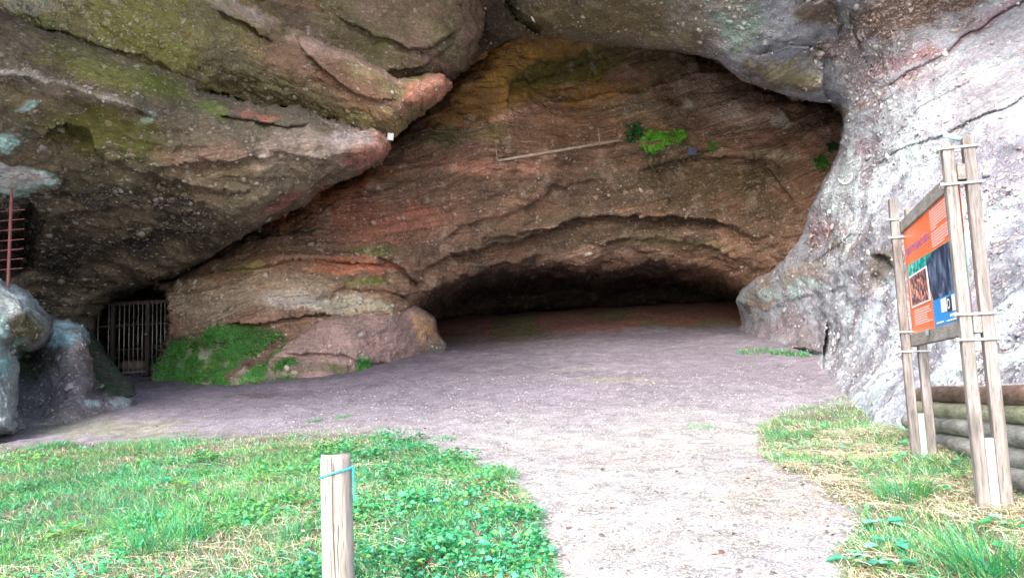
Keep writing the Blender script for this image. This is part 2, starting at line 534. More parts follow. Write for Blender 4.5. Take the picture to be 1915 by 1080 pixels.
# ---- back wall of the cave (everything behind the arch)
low_hole = [(772, 575), (795, 556), (840, 532), (900, 514), (1000, 505), (1060, 497), (1130, 506), (1250, 497),
            (1340, 510), (1400, 535), (1500, 562), (1500, 800), (700, 800), (790, 640)]
gate_hole = [(100, 500), (200, 520), (260, 530), (318, 545), (312, 600), (306, 640), (300, 668), (285, 705), (285, 800), (100, 800)]
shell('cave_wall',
      poly=[(60, -160), (1800, -160), (1800, 760), (60, 760)],
      ctrl=[(60, -100, 19), (500, -100, 19), (1000, -100, 19), (1500, -100, 18), (1800, -100, 18),
            (900, 120, 21), (1000, 100, 21.3), (860, 220, 20.3), (1100, 200, 21.6), (1300, 150, 20.6), (1400, 250, 20.2), (1560, 220, 18.6),
            (1500, 330, 18.8), (1480, 440, 19.2), (760, 290, 19.2), (900, 300, 20), (1150, 270, 20.8), (700, 380, 18.4), (560, 440, 17.6),
            (640, 560, 17.6), (740, 560, 18.3), (420, 520, 17), (330, 570, 17.4), (900, 400, 20), (1100, 380, 21.4), (1300, 400, 21),
            (830, 480, 20.0), (1000, 440, 21.6), (1200, 460, 22), (1350, 470, 21.4),
            (1400, 520, 21.5), (1100, 500, 22.8), (900, 520, 21.6), (1250, 500, 22.8), (1100, 545, 25), (900, 570, 24), (1250, 545, 25),
            (1100, 640, 28), (900, 640, 27), (1300, 640, 28), (300, 640, 17.6), (430, 660, 16.4), (560, 680, 17.2), (700, 690, 18.4), (800, 650, 20.4),
            (430, 740, 15.6), (620, 740, 17), (60, 600, 18), (60, 300, 18), (1700, 500, 19)],
      ledges=[([(190, 575), (240, 545), (330, 513), (386, 480), (430, 450), (480, 424), (520, 402), (577, 368), (625, 340), (668, 322), (706, 300), (726, 270), (762, 228), (822, 180), (868, 128), (930, 84), (1000, 60)], -.6, 1.5, 30, 17),
              ([(1250, 92), (1345, 112), (1390, 150), (1480, 180), (1575, 193), (1590, 260)], -.6, 1.6, 30, 20),
              ([(770, 520), (830, 480), (950, 455), (1040, 420), (1130, 400), (1250, 400), (1330, 415), (1430, 445)], .3, .6, 25, 24),
              ([(790, 555), (850, 520), (930, 500), (1010, 478)], .2, .5, 14, 14),
              ([(840, 540), (930, 522), (1040, 512), (1120, 520)], .15, .5, 12, 14),
              ([(1100, 455), (1200, 440), (1320, 455), (1400, 480)], .12, .25, 16, 14),
              ([(900, 455), (1000, 425), (1120, 415)], .1, .2, 12, 12),
              ([(800, 470), (880, 420), (1000, 380), (1060, 340), (1160, 330)], .04, .14, 25, 60),
              ([(770, 310), (930, 302), (1040, 290), (1160, 268), (1250, 265)], -.1, -.35, 16, 30),
              ([(840, 240), (930, 215), (1000, 205), (1080, 185), (1160, 175), (1260, 150)], .0, -.35, 20, 40),
              ([(950, 215), (955, 160), (1010, 115), (1060, 98)], .0, .3, 30, 60),
              ([(1180, 330), (1280, 290), (1400, 285), (1480, 330)], .1, .25, 40, 80),
              ([(1400, 270), (1440, 330), (1490, 380)], .1, .25, 15, 30),
              ([(420, 612), (470, 602), (540, 590), (640, 585)], .1, .25, 12, 18),
              ([(470, 440), (540, 432), (600, 425)], .05, .25, 10, 20),
              ([(600, 535), (680, 530), (740, 545), (775, 570)], .05, .2, 8, 30),
              ([(700, 470), (745, 490), (790, 540)], .2, .3, 12, 20),
              ([(320, 520), (500, 490), (650, 480), (740, 488)], .1, .15, 20, 20)],
      steps=[(low_hole, 5.5, 45), (gate_hole, 7, 12), ([(800, 600), (840, 590), (1420, 560), (1420, 800), (800, 800)], 5, 20)],
      gain=2.3, base=(.165, .105, .074), peb=.42, stra=.85, dip=(.14, 0), terr=(.75, .07), curl=(10, .3), back=(40, 3), big=.35, seed=1.7,
      paints=[(('e', 990, 150, 290, 105, -14, .6), (.2, .125, .04), .97), (('e', 920, 150, 130, 60, -35, .6), OCH, .8), (('e', 1080, 130, 160, 34, -10, .5), (.07, .07, .02), .9),
              (('e', 880, 200, 80, 80, -30, .5), (.18, .1, .04), .8), (('e', 1120, 175, 120, 30, -10, .5), OCH, .7),
              (('e', 1250, 120, 140, 40, 8, .5), (.07, .06, .03), .7),
              (('e', 860, 255, 160, 26, -8, .6), (.1, .09, .04), .8), (('e', 990, 205, 120, 14, -18, .5), PINK, .5),
              (('e', 640, 350, 160, 45, -22, .6), (.27, .115, .06), .95), (('e', 690, 410, 200, 60, 0, .7), (.24, .1, .065), .8),
              (('e', 900, 312, 170, 18, 3, .6), (.34, .17, .13), .85), (('e', 560, 400, 70, 40, -30, .5), (.27, .12, .06), .9),
              (('e', 1160, 280, 130, 22, -8, .6), (.17, .11, .08), .8),
              (('e', 1230, 195, 170, 50, 5, .7), (.24, .18, .11), .9), (('e', 1380, 215, 170, 70, 15, .7), (.23, .17, .135), .92),
              (('e', 1470, 270, 110, 40, 4, .5), (.24, .15, .11), .9), (('e', 1460, 228, 30, 16, 0, .4), (.42, .45, .36), .9),
              (('e', 1285, 195, 20, 14, 0, .4), (.5, .45, .35), .8), (('e', 1390, 220, 60, 22, 10, .6), (.4, .35, .3), .5),
              (('e', 1450, 290, 70, 10, 4, .6), (.4, .4, .3), .5),
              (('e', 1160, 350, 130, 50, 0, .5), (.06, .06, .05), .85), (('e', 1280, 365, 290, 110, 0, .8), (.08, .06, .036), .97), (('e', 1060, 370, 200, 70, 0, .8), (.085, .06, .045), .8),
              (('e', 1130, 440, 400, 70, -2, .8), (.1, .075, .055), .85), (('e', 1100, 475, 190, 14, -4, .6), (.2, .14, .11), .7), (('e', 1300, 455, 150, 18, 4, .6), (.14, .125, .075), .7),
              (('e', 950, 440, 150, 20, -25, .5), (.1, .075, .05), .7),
              (('p', [(770, 565), (830, 530), (900, 505), (1000, 500), (1130, 505), (1250, 497), (1400, 540), (1450, 700), (760, 700)], 14), (.055, .05, .045), .9),  # darkness of the low recess, painted into the rock colour
              (('e', 520, 540, 260, 50, -6, .7), (.28, .22, .16), .8), (('e', 660, 500, 110, 22, 4, .5), (.33, .13, .08), .95),
              (('e', 690, 525, 90, 12, 0, .6), (.13, .14, .04), .9), (('e', 700, 470, 60, 10, 0, .6), (.08, .1, .03), .8),
              (('e', 520, 480, 120, 30, 0, .7), (.17, .11, .06), .7), (('e', 550, 560, 90, 22, 0, .6), (.42, .4, .38), .7),
              (('e', 660, 570, 110, 26, 0, .6), (.4, .38, .3), .7), (('e', 420, 560, 110, 60, 0, .7), (.22, .18, .14), .7),
              (('e', 560, 432, 90, 8, -5, .6), (.05, .06, .03), .9), (('e', 470, 500, 70, 12, -6, .6), (.16, .17, .05), .6),
              (('e', 380, 590, 90, 60, 0, .6), (.16, .13, .1), .6),
              (('p', [(280, 700), (315, 630), (420, 612), (450, 600), (520, 620), (540, 640), (470, 690), (440, 730), (280, 740)], 9), MOSSG, .97),
              (('p', [(440, 730), (470, 690), (540, 650), (600, 660), (640, 700), (600, 740)], 9), (.045, .15, .03), .8),
              ((('p', [(560, 640), (700, 640), (720, 720), (560, 730)], 12), ('n', 2.2, .12, .15, 1)), (.05, .2, .05), .9),
              (('l', [(432, 706), (455, 685), (500, 655), (520, 640)], 10, .5), (.09, .055, .04), .95), (('n', 3, .45, .1, .6), (.3, .26, .22), .3)],
      pebpaint=[(('e', 970, 150, 230, 90, -20, .5), .03), (('e', 1150, 130, 200, 45, 0, .5), .08), (('e', 1300, 200, 180, 60, 10, .6), .75),
                (('e', 500, 560, 260, 70, 0, .6), .85), (('e', 650, 430, 200, 60, 0, .6), .7), (('e', 1300, 380, 180, 70, 0, .6), .55),
                (('e', 380, 680, 140, 60, 0, .5), .05), (('e', 1100, 560, 350, 70, 0, .5), .1), (('e', 1470, 280, 100, 40, 0, .5), .1)],
      strpaint=[(('e', 970, 150, 230, 90, -20, .5), .2), (('e', 380, 680, 140, 60, 0, .5), .1), (('e', 1100, 560, 350, 70, 0, .5), 1.0)])

# ---- rounded outcrop at the foot of the wall, right of the moss
shell('wall_foot',
      poly=[(480, 705), (500, 668), (540, 640), (600, 600), (680, 586), (745, 574), (778, 570), (795, 582), (812, 598), (815, 622), (832, 642), (838, 662),
            (846, 682), (830, 770), (490, 770)],
      ctrl=[(480, 720, 16.2), (560, 640, 16.7), (560, 720, 16.4), (640, 600, 17.2), (640, 700, 17.0), (720, 650, 18.1), (720, 590, 18.2), (780, 575, 19),
            (800, 640, 19.8), (700, 705, 17.8), (835, 655, 21.4), (600, 740, 16.4), (790, 690, 19.8)],
      ledges=[([(520, 660), (580, 655), (640, 665), (720, 690), (780, 690)], .08, .08, 30, 30)],
      gain=1.7, rough=.6, base=(.27, .19, .17), peb=.35, stra=.35, curl=(26, .7), back=(40, 4), big=.1, seed=4.2, terr=(.5, .02),
      paints=[(('e', 795, 620, 26, 45, -25, .5), (.48, .3, .17), .9), (('e', 820, 655, 30, 26, 0, .6), (.35, .33, .27), .8),
              (('e', 690, 640, 110, 30, 5, .6), (.36, .24, .22), .8), (('e', 600, 690, 140, 22, 6, .6), (.14, .11, .08), .85),
              (('e', 740, 690, 110, 22, -8, .6), (.17, .14, .11), .8),
              ((('e', 560, 700, 110, 40, 0, .6), ('n', 2.0, .0, .2, 1)), MOSSG, .9), (('e', 680, 685, 20, 22, 0, .5), (.05, .22, .07), .9),
              (('e', 680, 706, 34, 8, 0, .5), (.06, .25, .07), .9), (('e', 675, 625, 16, 10, 0, .5), (.6, .55, .55), .7)],
      pebpaint=[(('e', 820, 650, 40, 30, 0, .6), .8)])

# ---- left overhang, upper block (behind)
A_edge = [(905, -40), (908, 20), (903, 55), (893, 90), (868, 128), (838, 140), (800, 150), (740, 175)]
shell('overhang_block',
      poly=[(430, -700), (930, -700), (915, -300)] + A_edge + [(520, 175), (430, 60)],
      ctrl=[(700, 60, 16.2), (880, 60, 17.6), (890, -100, 16.8), (700, -150, 15), (560, 60, 15.8), (500, -50, 15.3), (800, 140, 16.8), (700, -650, 11), (650, 160, 16.2), (480, -600, 11), (900, -600, 12)],
      ledges=[([(620, 30), (700, 70), (800, 90), (880, 60)], .15, .1, 40, 40), ([(700, 130), (780, 120), (860, 90)], .1, .15, 30, 30)],
      gain=1.7, base=(.19, .14, .1), peb=.3, stra=.35, dip=(-.2, 0), curl=(70, 1.3), back=(40, 10), big=.25, seed=2.9, free=[A_edge],
      paints=[(('e', 830, 90, 90, 60, -30, .7), (.14, .09, .085), .8), (('e', 600, 10, 70, 50, 0, .7), (.2, .11, .07), .7),
              (('e', 700, 90, 100, 40, 20, .7), (.13, .11, .05), .7), (('n', 1.2, .2, .25, 1), (.13, .13, .06), .6)],
      pebpaint=[(('e', 640, 20, 110, 70, 0, .6), .5)])

# ---- left overhang, middle block with the pointed nose
B_edge = [(470, -60), (488, 4), (520, 30), (533, 55), (580, 66), (640, 93), (700, 123), (742, 150), (760, 143), (800, 138), (832, 142), (839, 158),
          (822, 180), (790, 205), (762, 228), (738, 247), (700, 262), (640, 280)]
shell('overhang_nose',
      poly=[(-520, -700), (420, -700)] + B_edge + [(400, 320), (200, 330), (-520, 330)],
      ctrl=[(838, 155, 15.7), (745, 200, 15.1), (740, 150, 15.3), (600, 130, 14.6), (600, 70, 15.1), (450, 60, 13.9), (450, 200, 15.2), (200, 0, 12.2), (0, 0, 11.4),
            (480, 0, 14.3), (330, 130, 13.2), (150, 130, 12.3), (0, 100, 11.8), (0, -400, 8.6), (450, -500, 10), (-400, -400, 7.0), (-400, 100, 9.5), (0, 300, 13), (600, 260, 16), (200, 300, 14)],
      ledges=[([(380, 160), (430, 175), (500, 198), (560, 205), (640, 232)], .1, .7, 26, 30),
              ([(400, 20), (470, 50), (510, 85)], .15, .15, 15, 12),
              ([(0, 22), (80, 58), (150, 72), (260, 112), (355, 140), (400, 150)], .08, .05, 50, 30),
              ([(538, 60), (600, 130), (680, 190), (760, 195)], .1, .1, 40, 20)],
      gain=2.1, base=(.155, .13, .06), peb=.6, stra=.4, dip=(-.35, 0), curl=(45, .9), back=(40, 10), big=.2, seed=5.1, free=[B_edge[1:]], terr=(.8, .05),
      paints=[(('e', 620, 150, 200, 60, 28, .6), (.19, .11, .075), .85), (('e', 800, 165, 60, 32, -20, .5), (.3, .14, .1), .95),
              (('l', [(540, 62), (640, 95), (745, 152)], 22, .7), (.4, .27, .22), .7), (('e', 450, 20, 80, 20, 20, .6), (.4, .3, .27), .8),
              (('e', 60, 60, 200, 40, 14, .7), (.085, .105, .02), .9), (('e', 260, 40, 220, 80, 10, .8), (.17, .165, .045), .85),
              (('e', 40, 5, 120, 20, 5, .7), (.42, .4, .3), .6), (('e', 330, 110, 110, 34, 15, .6), (.15, .15, .035), .8),
              (('e', 560, 180, 130, 40, 20, .7), (.11, .1, .05), .7), (('e', 410, 110, 60, 50, 0, .6), (.1, .085, .06), .6)],
      pebpaint=[(('e', 150, 40, 260, 80, 12, .5), 1.0), (('e', 620, 150, 200, 70, 20, .6), .35), (('e', 60, 60, 150, 22, 14, .6), .3)],
      strpaint=[(('e', 640, 180, 200, 50, 10, .6), .8)])

# ---- left overhang, big lower mass that comes down to the ground
C_edge = [(-30, 25), (0, 20), (80, 55), (150, 72), (260, 108), (340, 132), (372, 150), (378, 168), (420, 182), (500, 205), (560, 208), (620, 226), (665, 243), (702, 246), (722, 260), (726, 275),
          (706, 300), (668, 322), (625, 340), (592, 352), (577, 368), (560, 382), (520, 402), (480, 424), (430, 450), (386, 480), (346, 502), (326, 514),
          (290, 528), (240, 546), (206, 561), (188, 578), (178, 600), (172, 640), (172, 700)]
C_poly = [(-520, -140)] + C_edge + [(172, 780), (-520, 780)]
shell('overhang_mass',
      poly=C_poly,
      ctrl=[(725, 270, 14.6), (650, 290, 14.2), (600, 320, 14.1), (500, 300, 13.2), (400, 200, 12.8), (372, 150, 13.0), (200, 150, 11.6), (200, 110, 11.7), (0, 100, 10.6), (0, 40, 10.7), (0, 250, 11.8), (150, 240, 12.6),
            (270, 210, 12.1), (250, 290, 12.6), (200, 400, 14.2), (60, 400, 14.0), (100, 480, 15.4), (400, 400, 14.3), (520, 400, 14.6), (330, 440, 15.2), (300, 520, 16.4), (190, 570, 17.2), (172, 700, 17.6), (0, 540, 15.6), (0, 740, 15.6),
            (-400, -100, 8.4), (-400, 300, 10), (-400, 740, 13)],
      ledges=[([(-60, 115), (0, 130), (70, 150), (148, 170), (193, 188), (260, 208), (310, 230)], .2, .2, 30, 30),
              ([(60, 260), (110, 232), (180, 250), (200, 300), (330, 345), (420, 360), (480, 340)], .2, .35, 30, 45),
              ([(260, 335), (350, 300), (480, 300), (600, 295), (720, 275)], .12, .12, 20, 20),
              ([(400, 210), (480, 235), (540, 245), (580, 230)], .12, .12, 10, 14),
              ([(130, 400), (240, 380), (330, 400), (380, 390)], .15, .2, 30, 40),
              ([(150, 500), (200, 450), (280, 430), (400, 430)], .1, .2, 40, 40)],
      steps=[([(20, 400), (55, 380), (75, 420), (70, 500), (20, 520), (-60, 520), (-60, 400)], 1.5, 25)],
      gain=1.9, base=(.13, .105, .072), peb=.4, stra=.55, dip=(.12, lambda U, W, Pw: Pw[:, 2] - np.where(U > 240, .28, -.2) * 0 - (sstep(180, 420, U) * .75 - .4) * (Pw[:, 0] + 6) * .6 + .3 * fbm(Pw[:, 0] * .4, Pw[:, 1] * .2, Pw[:, 2] * .4, 2)),
      curl=(60, 1.2), back=(40, 10), big=.22, seed=6.6, free=[C_edge], terr=(.7, .06),
      paints=[(('e', 90, 160, 190, 26, 16, .7), (.27, .23, .18), .7), (('l', [(-20, 125), (0, 130), (70, 150), (148, 170), (193, 186), (250, 206)], 12, .9), (.5, .46, .43), .6),
              (('e', 180, 130, 200, 40, 16, .7), (.15, .15, .045), .85), (('e', 320, 170, 80, 40, 25, .7), (.1, .12, .02), .8),
              (('e', 190, 240, 190, 75, 10, .7), (.095, .1, .025), .9), (('e', 60, 190, 90, 26, 10, .7), (.2, .17, .11), .8),
              (('e', 40, 250, 70, 40, 20, .6), (.07, .07, .05), .6),
              (('e', 480, 215, 60, 14, 15, .5), (.32, .13, .09), .85), (('e', 400, 205, 50, 22, 25, .6), (.13, .17, .04), .7),
              (('e', 560, 275, 180, 50, -4, .6), (.33, .26, .22), .8), (('e', 690, 285, 60, 30, -20, .5), (.34, .16, .12), .85), (('e', 400, 285, 130, 36, -10, .6), (.24, .15, .11), .8),
              (('e', 640, 262, 60, 20, 0, .6), (.5, .42, .4), .7), (('e', 480, 350, 160, 36, -24, .6), (.2, .17, .12), .7),
              (('e', 540, 370, 70, 16, -25, .6), (.24, .11, .08), .8),
              (('e', 200, 350, 200, 60, 0, .8), (.045, .045, .026), .85), (('e', 300, 450, 260, 80, -20, .8), (.05, .042, .032), .9), (('e', 130, 460, 240, 150, 0, .8), (.026, .023, .02), .92),  # shade under the overhang, painted in as near-black ellipses
              ((('e', 25, 330, 85, 32, 8, .5), ('n', 1.6, -.25, .2, 1)), (.5, .78, .78), .95), ((('e', 10, 265, 45, 30, 0, .5), ('n', 2.5, .0, .2, 1)), TEAL, .8),
              ((('e', 50, 200, 30, 10, -30, .5), ('n', 2.5, -.1, .2, 1)), TEAL, .8), ((('e', 280, 218, 30, 12, -30, .5), ('n', 3.5, .0, .2, 1)), (.3, .4, .3), .8)],
      pebpaint=[(('e', 100, 150, 180, 30, 16, .6), .95), (('e', 210, 245, 110, 45, 10, .6), .15), (('e', 540, 300, 170, 40, 0, .6), .4), (('e', 200, 420, 200, 70, 0, .7), .75)],
      strpaint=[(('e', 480, 310, 260, 70, -10, .6), .95)])

# ---- the arch and the right-hand cliff, one sheet of rock
E_edge = [(840, 150), (868, 128), (900, 100), (930, 84), (960, 70), (985, 62), (1050, 70), (1110, 80), (1165, 86), (1250, 92), (1320, 103), (1345, 112), (1390, 148), (1430, 163),
          (1480, 178), (1530, 188), (1570, 192), (1578, 215), (1572, 280), (1552, 320), (1526, 370), (1506, 420), (1496, 450), (1466, 488), (1438, 512), (1415, 522),
          (1386, 545), (1379, 562), (1384, 580), (1388, 605), (1376, 640), (1376, 690)]
bx = lambda x, y: (x, y, gd(x, y))
shell('cliff',
      poly=[(840, -700), (2500, -700), (2500, 980), (1800, 900), (1376, 760)] + E_edge[::-1],
      ctrl=[(930, 40, 19), (1000, 20, 16.6), (985, 62, 17.5), (1080, 70, 16.8), (1250, 50, 15.0), (1250, 88, 15.6), (1400, 100, 14.2), (1480, 160, 14.5), (1570, 190, 14.6), (1450, 20, 13.2), (1570, 60, 13.8),
            (1100, -300, 11.5), (860, -300, 14), (860, -650, 11), (1500, -600, 8.5), (1500, -200, 11), (1650, 60, 12.6), (1800, 20, 12.0), (1900, 0, 11.4), (2400, -600, 6), (1900, -300, 9.5),
            (1620, 220, 13.4), (1578, 280, 14.6), (1700, 220, 11.8), (1850, 200, 10.2), (1540, 380, 15), (1640, 400, 11.8), (1800, 400, 9.6), (1910, 380, 8.8),
            (1500, 460, 16.3), (1590, 500, 12.6), (1700, 560, 9.9), (1850, 560, 8.2),
            (1440, 530, 18.6), (1385, 565, 20.6), (1388, 605, 23.2), (1450, 600, 18.2), (1530, 600, 15.8), (1450, 650, 17.6), (1548, 660, 14.6),
            (1570, 600, 12.9), (1552, 700, 12.6), (1600, 700, 10.8), (1700, 680, 9.2), (1600, 760, 9.7), (1700, 770, 8.1), (1850, 720, 7.1), (1850, 840, 6.6),
            (1915, 700, 6.7), (2400, 300, 6), (2400, 900, 4.4)],
      ledges=[([(930, -30), (948, 25), (985, 58), (1040, 72)], -.3, -1.0, 20, 60),
              ([(1395, 120), (1440, 100), (1490, 85), (1535, 95), (1545, 125), (1542, 165), (1560, 190)], -.15, -.45, 12, 45),
              ([(1480, 20), (1530, -5), (1560, 10), (1572, 40), (1565, 80)], -.1, -.35, 15, 30),
              ([(1590, 20), (1600, 70), (1625, 130), (1650, 150)], -.1, -.15, 30, 30),
              ([(1600, 190), (1700, 130), (1800, 70), (1915, 0), (2200, -170)], .05, .03, 40, 30),
              ([(1600, 262), (1700, 215), (1800, 160), (1915, 90), (2200, -80)], .02, .02, 30, 20),
              ([(1560, 360), (1600, 345), (1625, 318), (1680, 280), (1800, 235), (1915, 180), (2200, 40)], .05, .03, 20, 26),
              ([(1500, 500), (1560, 470), (1600, 430), (1640, 470), (1650, 510)], .03, .07, 20, 30),
              ([(1385, 560), (1420, 585), (1480, 560), (1560, 540), (1600, 520)], .05, .04, 26, 20),
              ([(1620, 480), (1665, 470), (1690, 520), (1640, 560)], .15, .35, 20, 20),
              ([(1549, 590), (1546, 640), (1543, 690), (1546, 740)], -.4, -.25, 9, 14),
              ([(1400, 655), (1460, 650), (1548, 660)], .15, .4, 16, 14)],
      base=(.48, .46, .5), gain=np.array([.7, .79, .85]), peb=.5, stra=.3, dip=(0, lambda U, W, Pw: (-(W - 540) * .85 - (U - 1500) * .48) / 100 * 1.0),
      curl=(26, .55), back=(40, 9), big=.16, seed=9.3, free=[E_edge], terr=(1.1, .06), rough=.5,
      paints=[(('p', [(760, -800), (1420, -800), (1400, 0), (1390, 60), (1340, 120), (1580, 200), (1560, 260), (760, 200)], 30), (.3, .23, .14), 1.0),
              (('e', 920, 40, 80, 70, 0, .6), (.12, .09, .07), .9), (('e', 1110, 40, 200, 50, 0, .7), (.27, .2, .095), .85),
              (('e', 1350, 40, 120, 80, 20, .8), (.46, .42, .36), .85), ((('e', 1390, 60, 90, 70, 30, .6), ('n', 1.5, -.1, .25, 1)), (.38, .5, .42), .9),
              (('e', 1460, 135, 100, 50, 25, .6), (.4, .34, .2), .9), (('e', 1530, 20, 70, 30, 0, .6), (.3, .2, .11), .85),
              (('e', 1490, 165, 60, 18, 20, .6), (.24, .19, .12), .7),
              (('e', 1700, 30, 170, 85, -20, .7), (.16, .095, .07), .97), (('e', 1600, 110, 50, 70, 0, .7), (.33, .26, .25), .8),
              (('e', 1700, 110, 130, 18, -26, .6), (.4, .2, .2), .85), (('e', 1690, 160, 110, 24, -24, .6), (.45, .25, .22), .75),
              (('l', [(1640, 175), (1720, 120), (1820, 60), (1905, 5)], 9, .5), (.33, .2, .22), .8),
              (('e', 1640, 215, 60, 14, -35, .6), (.42, .3, .34), .7), (('e', 1610, 275, 40, 14, -50, .6), (.4, .26, .3), .7),
              ((('e', 1700, 250, 300, 130, -30, .8), ('n', .9, .0, .3, 2.0)), (.72, .75, .8), .85),
              (('e', 1860, 180, 120, 26, -28, .7), (.45, .39, .42), .7), (('e', 1850, 300, 110, 60, -10, .7), (.36, .32, .38), .75),
              (('e', 1620, 330, 24, 10, -20, .5), (.28, .18, .2), .8),
              (('e', 1560, 440, 60, 52, 0, .6), (.33, .17, .17), .95), (('e', 1560, 455, 44, 28, 0, .6), (.15, .1, .07), .85),
              (('e', 1500, 510, 100, 34, -15, .7), (.46, .36, .3), .85), (('e', 1550, 522, 34, 9, 0, .6), (.36, .2, .2), .7),
              (('e', 1420, 560, 45, 32, -20, .6), (.4, .29, .21), .9),
              ((('e', 1470, 545, 110, 16, -12, .6), ('n', 2.0, -.25, .2, 1)), (.62, .75, .74), .8),
              (('e', 1480, 620, 100, 46, 0, .7), (.36, .27, .29), .85), (('e', 1500, 650, 70, 16, 0, .7), (.22, .18, .17), .8),
              (('e', 1655, 495, 56, 54, 10, .6), (.17, .13, .1), .92), (('e', 1625, 540, 30, 20, 0, .6), (.3, .22, .2), .6),
              ((('e', 1620, 620, 90, 60, 0, .7), ('n', 1.6, .0, .25, .5)), (.74, .82, .86), .9),
              (('e', 1601, 600, 6, 34, 8, .5), (.36, .17, .18), .9),
              (('e', 1640, 690, 80, 50, 0, .7), (.4, .37, .38), .7),
              (('e', 1880, 560, 100, 180, 0, .7), (.2, .19, .22), .92), (('e', 1880, 690, 70, 50, 0, .7), (.2, .18, .18), .8),
              ((('e', 1850, 380, 120, 60, 0, .7), ('n', 1.8, .05, .2, 1)), (.75, .8, .82), .9),
              ((('p', [(1550, 260), (2500, 200), (2500, 900), (1500, 900)], 30), ('n', 2.6, .1, .2, 1)), (.24, .22, .26), .75), ((('p', [(1580, 100), (2500, -200), (2500, 500), (1560, 400)], 30), ('n', 1.2, .15, .15, 3.0)), (.42, .33, .38), .45),
              ((('p', [(1560, 220), (2500, 0), (2500, 900), (1560, 900)], 30), ('n', 1.3, .22, .2, 1)), (.73, .78, .8), .7)],
      pebpaint=[(('p', [(760, -800), (1250, -800), (1300, 110), (760, 200)], 30), .35), (('e', 1360, 40, 90, 80, 0, .6), .9), (('e', 1700, 60, 160, 80, -20, .6), 1.0), (('e', 1600, 130, 60, 80, 0, .6), .9),
                (('e', 1460, 135, 80, 40, 20, .6), .1), (('e', 1690, 150, 130, 30, -24, .6), .8), (('e', 1600, 690, 140, 70, 0, .6), .95), (('e', 1860, 620, 90, 160, 0, .6), .9), (('e', 1560, 440, 60, 40, 0, .6), .9),
                (('e', 1480, 600, 100, 60, 0, .6), .3), (('e', 1850, 200, 120, 60, -28, .6), .3), (('e', 1850, 420, 160, 120, 0, .7), .8)],
      strpaint=[(('e', 1460, 140, 90, 45, 20, .6), 1.0), (('e', 1700, 260, 300, 120, -28, .6), .6)])

# ---- pale outcrops left
shell('rock_outcrop',
      poly=[(60, 590), (92, 592), (130, 600), (158, 608), (166, 630), (161, 662), (166, 690), (182, 716), (178, 735), (200, 742), (240, 748), (262, 760), (250, 800), (0, 820), (-60, 700), (20, 600)],
      ctrl=[(60, 600, 13.4), (160, 620, 13.4), (120, 680, 12.8), (180, 730, 13.2), (240, 755, 13.5), (60, 700, 13.6), (60, 780, 12.6), (50, 660, 13.8), (200, 790, 13.0), (0, 640, 12.8), (-50, 700, 12.3), (20, 790, 11.4), (120, 770, 12.3)],
      rough=.7, base=(.21, .19, .19), peb=.35, stra=.2, curl=(30, .8), back=(40, 3), big=.15, seed=12, terr=(.6, .08),
      paints=[((('e', 120, 630, 60, 30, 0, .6), ('n', 2.2, -.1, .2, 1)), (.45, .68, .72), .9), (('e', 150, 650, 20, 30, 0, .6), (.28, .2, .19), .7),
              (('e', 55, 700, 60, 90, 0, .7), (.05, .065, .045), .9), (('e', 150, 740, 160, 45, 0, .7), (.165, .145, .165), .9), ((('e', 190, 755, 70, 12, 0, .6), ('n', 3, -.1, .2, 1)), (.36, .5, .5), .8)],  # first ellipse: shade of the hollow below the boulder, painted dark green
      pebpaint=[(('e', 150, 660, 30, 40, 0, .6), .8)])
tag(bpy.data.objects['rock_outcrop'], 'low grey rock outcrop with teal lichen on its shoulder, between rounded boulder and barred gate', 'rock')
shell('boulder',
      poly=[(-300, 500), (-80, 505), (0, 524), (20, 534), (48, 550), (66, 574), (92, 594), (96, 620), (82, 646), (55, 656), (34, 652), (24, 660), (30, 690), (28, 740), (33, 790), (26, 812), (-300, 840)],
      ctrl=[(-280, 520, 10.5), (0, 530, 12.3), (40, 580, 11.5), (90, 610, 12.0), (20, 620, 11.2), (60, 650, 12.0), (10, 700, 11.0), (20, 800, 10.6), (-100, 600, 10.4), (-280, 800, 9), (-100, 800, 10)],
      rough=.6, base=(.36, .42, .43), peb=.3, stra=.35, curl=(32, .9), back=(40, 3), big=.12, seed=15, terr=(.5, .08),
      paints=[(('e', 45, 612, 60, 40, 0, .6), (.12, .1, .045), .97), ((('e', 0, 545, 80, 30, 10, .7), ('n', 2, 0, .2, 1)), (.66, .78, .84), .85),
              (('e', 20, 640, 40, 18, 0, .6), (.12, .12, .09), .7), (('n', 2.5, .2, .2, 1), (.25, .26, .26), .6),
              ((('e', 0, 660, 40, 80, 0, .7), ('n', 2.4, .05, .2, 1)), (.3, .62, .62), .8)],
      pebpaint=[(('e', 10, 760, 40, 70, 0, .6), .8)])
tag(bpy.data.objects['boulder'], 'pale teal-white rounded boulder with a mossy brown hollow below the rusty ladder', 'boulder')
shell('earth_slope',
      poly=[(150, 600), (172, 618), (182, 645), (204, 672), (222, 700), (244, 722), (250, 742), (150, 760)],
      ctrl=[(150, 620, 17), (180, 660, 16.4), (220, 710, 15.6), (245, 738, 14.8), (160, 740, 14.2), (190, 700, 15.2)],
      base=(.1, .11, .085), peb=.15, stra=.1, curl=(20, .6), back=(40, 3), big=.05, seed=18, terr=(.6, .04),
      paints=[(('n', 2, 0, .2, 1), (.05, .1, .045), .7)])
for n_ in ('cave_wall', 'wall_foot', 'overhang_block', 'overhang_nose', 'overhang_mass', 'cliff', 'earth_slope'):
    bpy.data.objects[n_]['kind'] = 'structure'
for n_, l_ in (('cave_wall', 'reddish brown back wall of the cave with mossy foot'), ('overhang_block', 'smooth brown rock block above the nose'),
               ('overhang_nose', 'rock band ending in a reddish pointed nose'), ('overhang_mass', 'dark mossy overhang at left ending in a grey tip'),
               ('cliff', 'pale lichen covered cliff and arch at right')):
    bpy.data.objects[n_]['label'] = l_

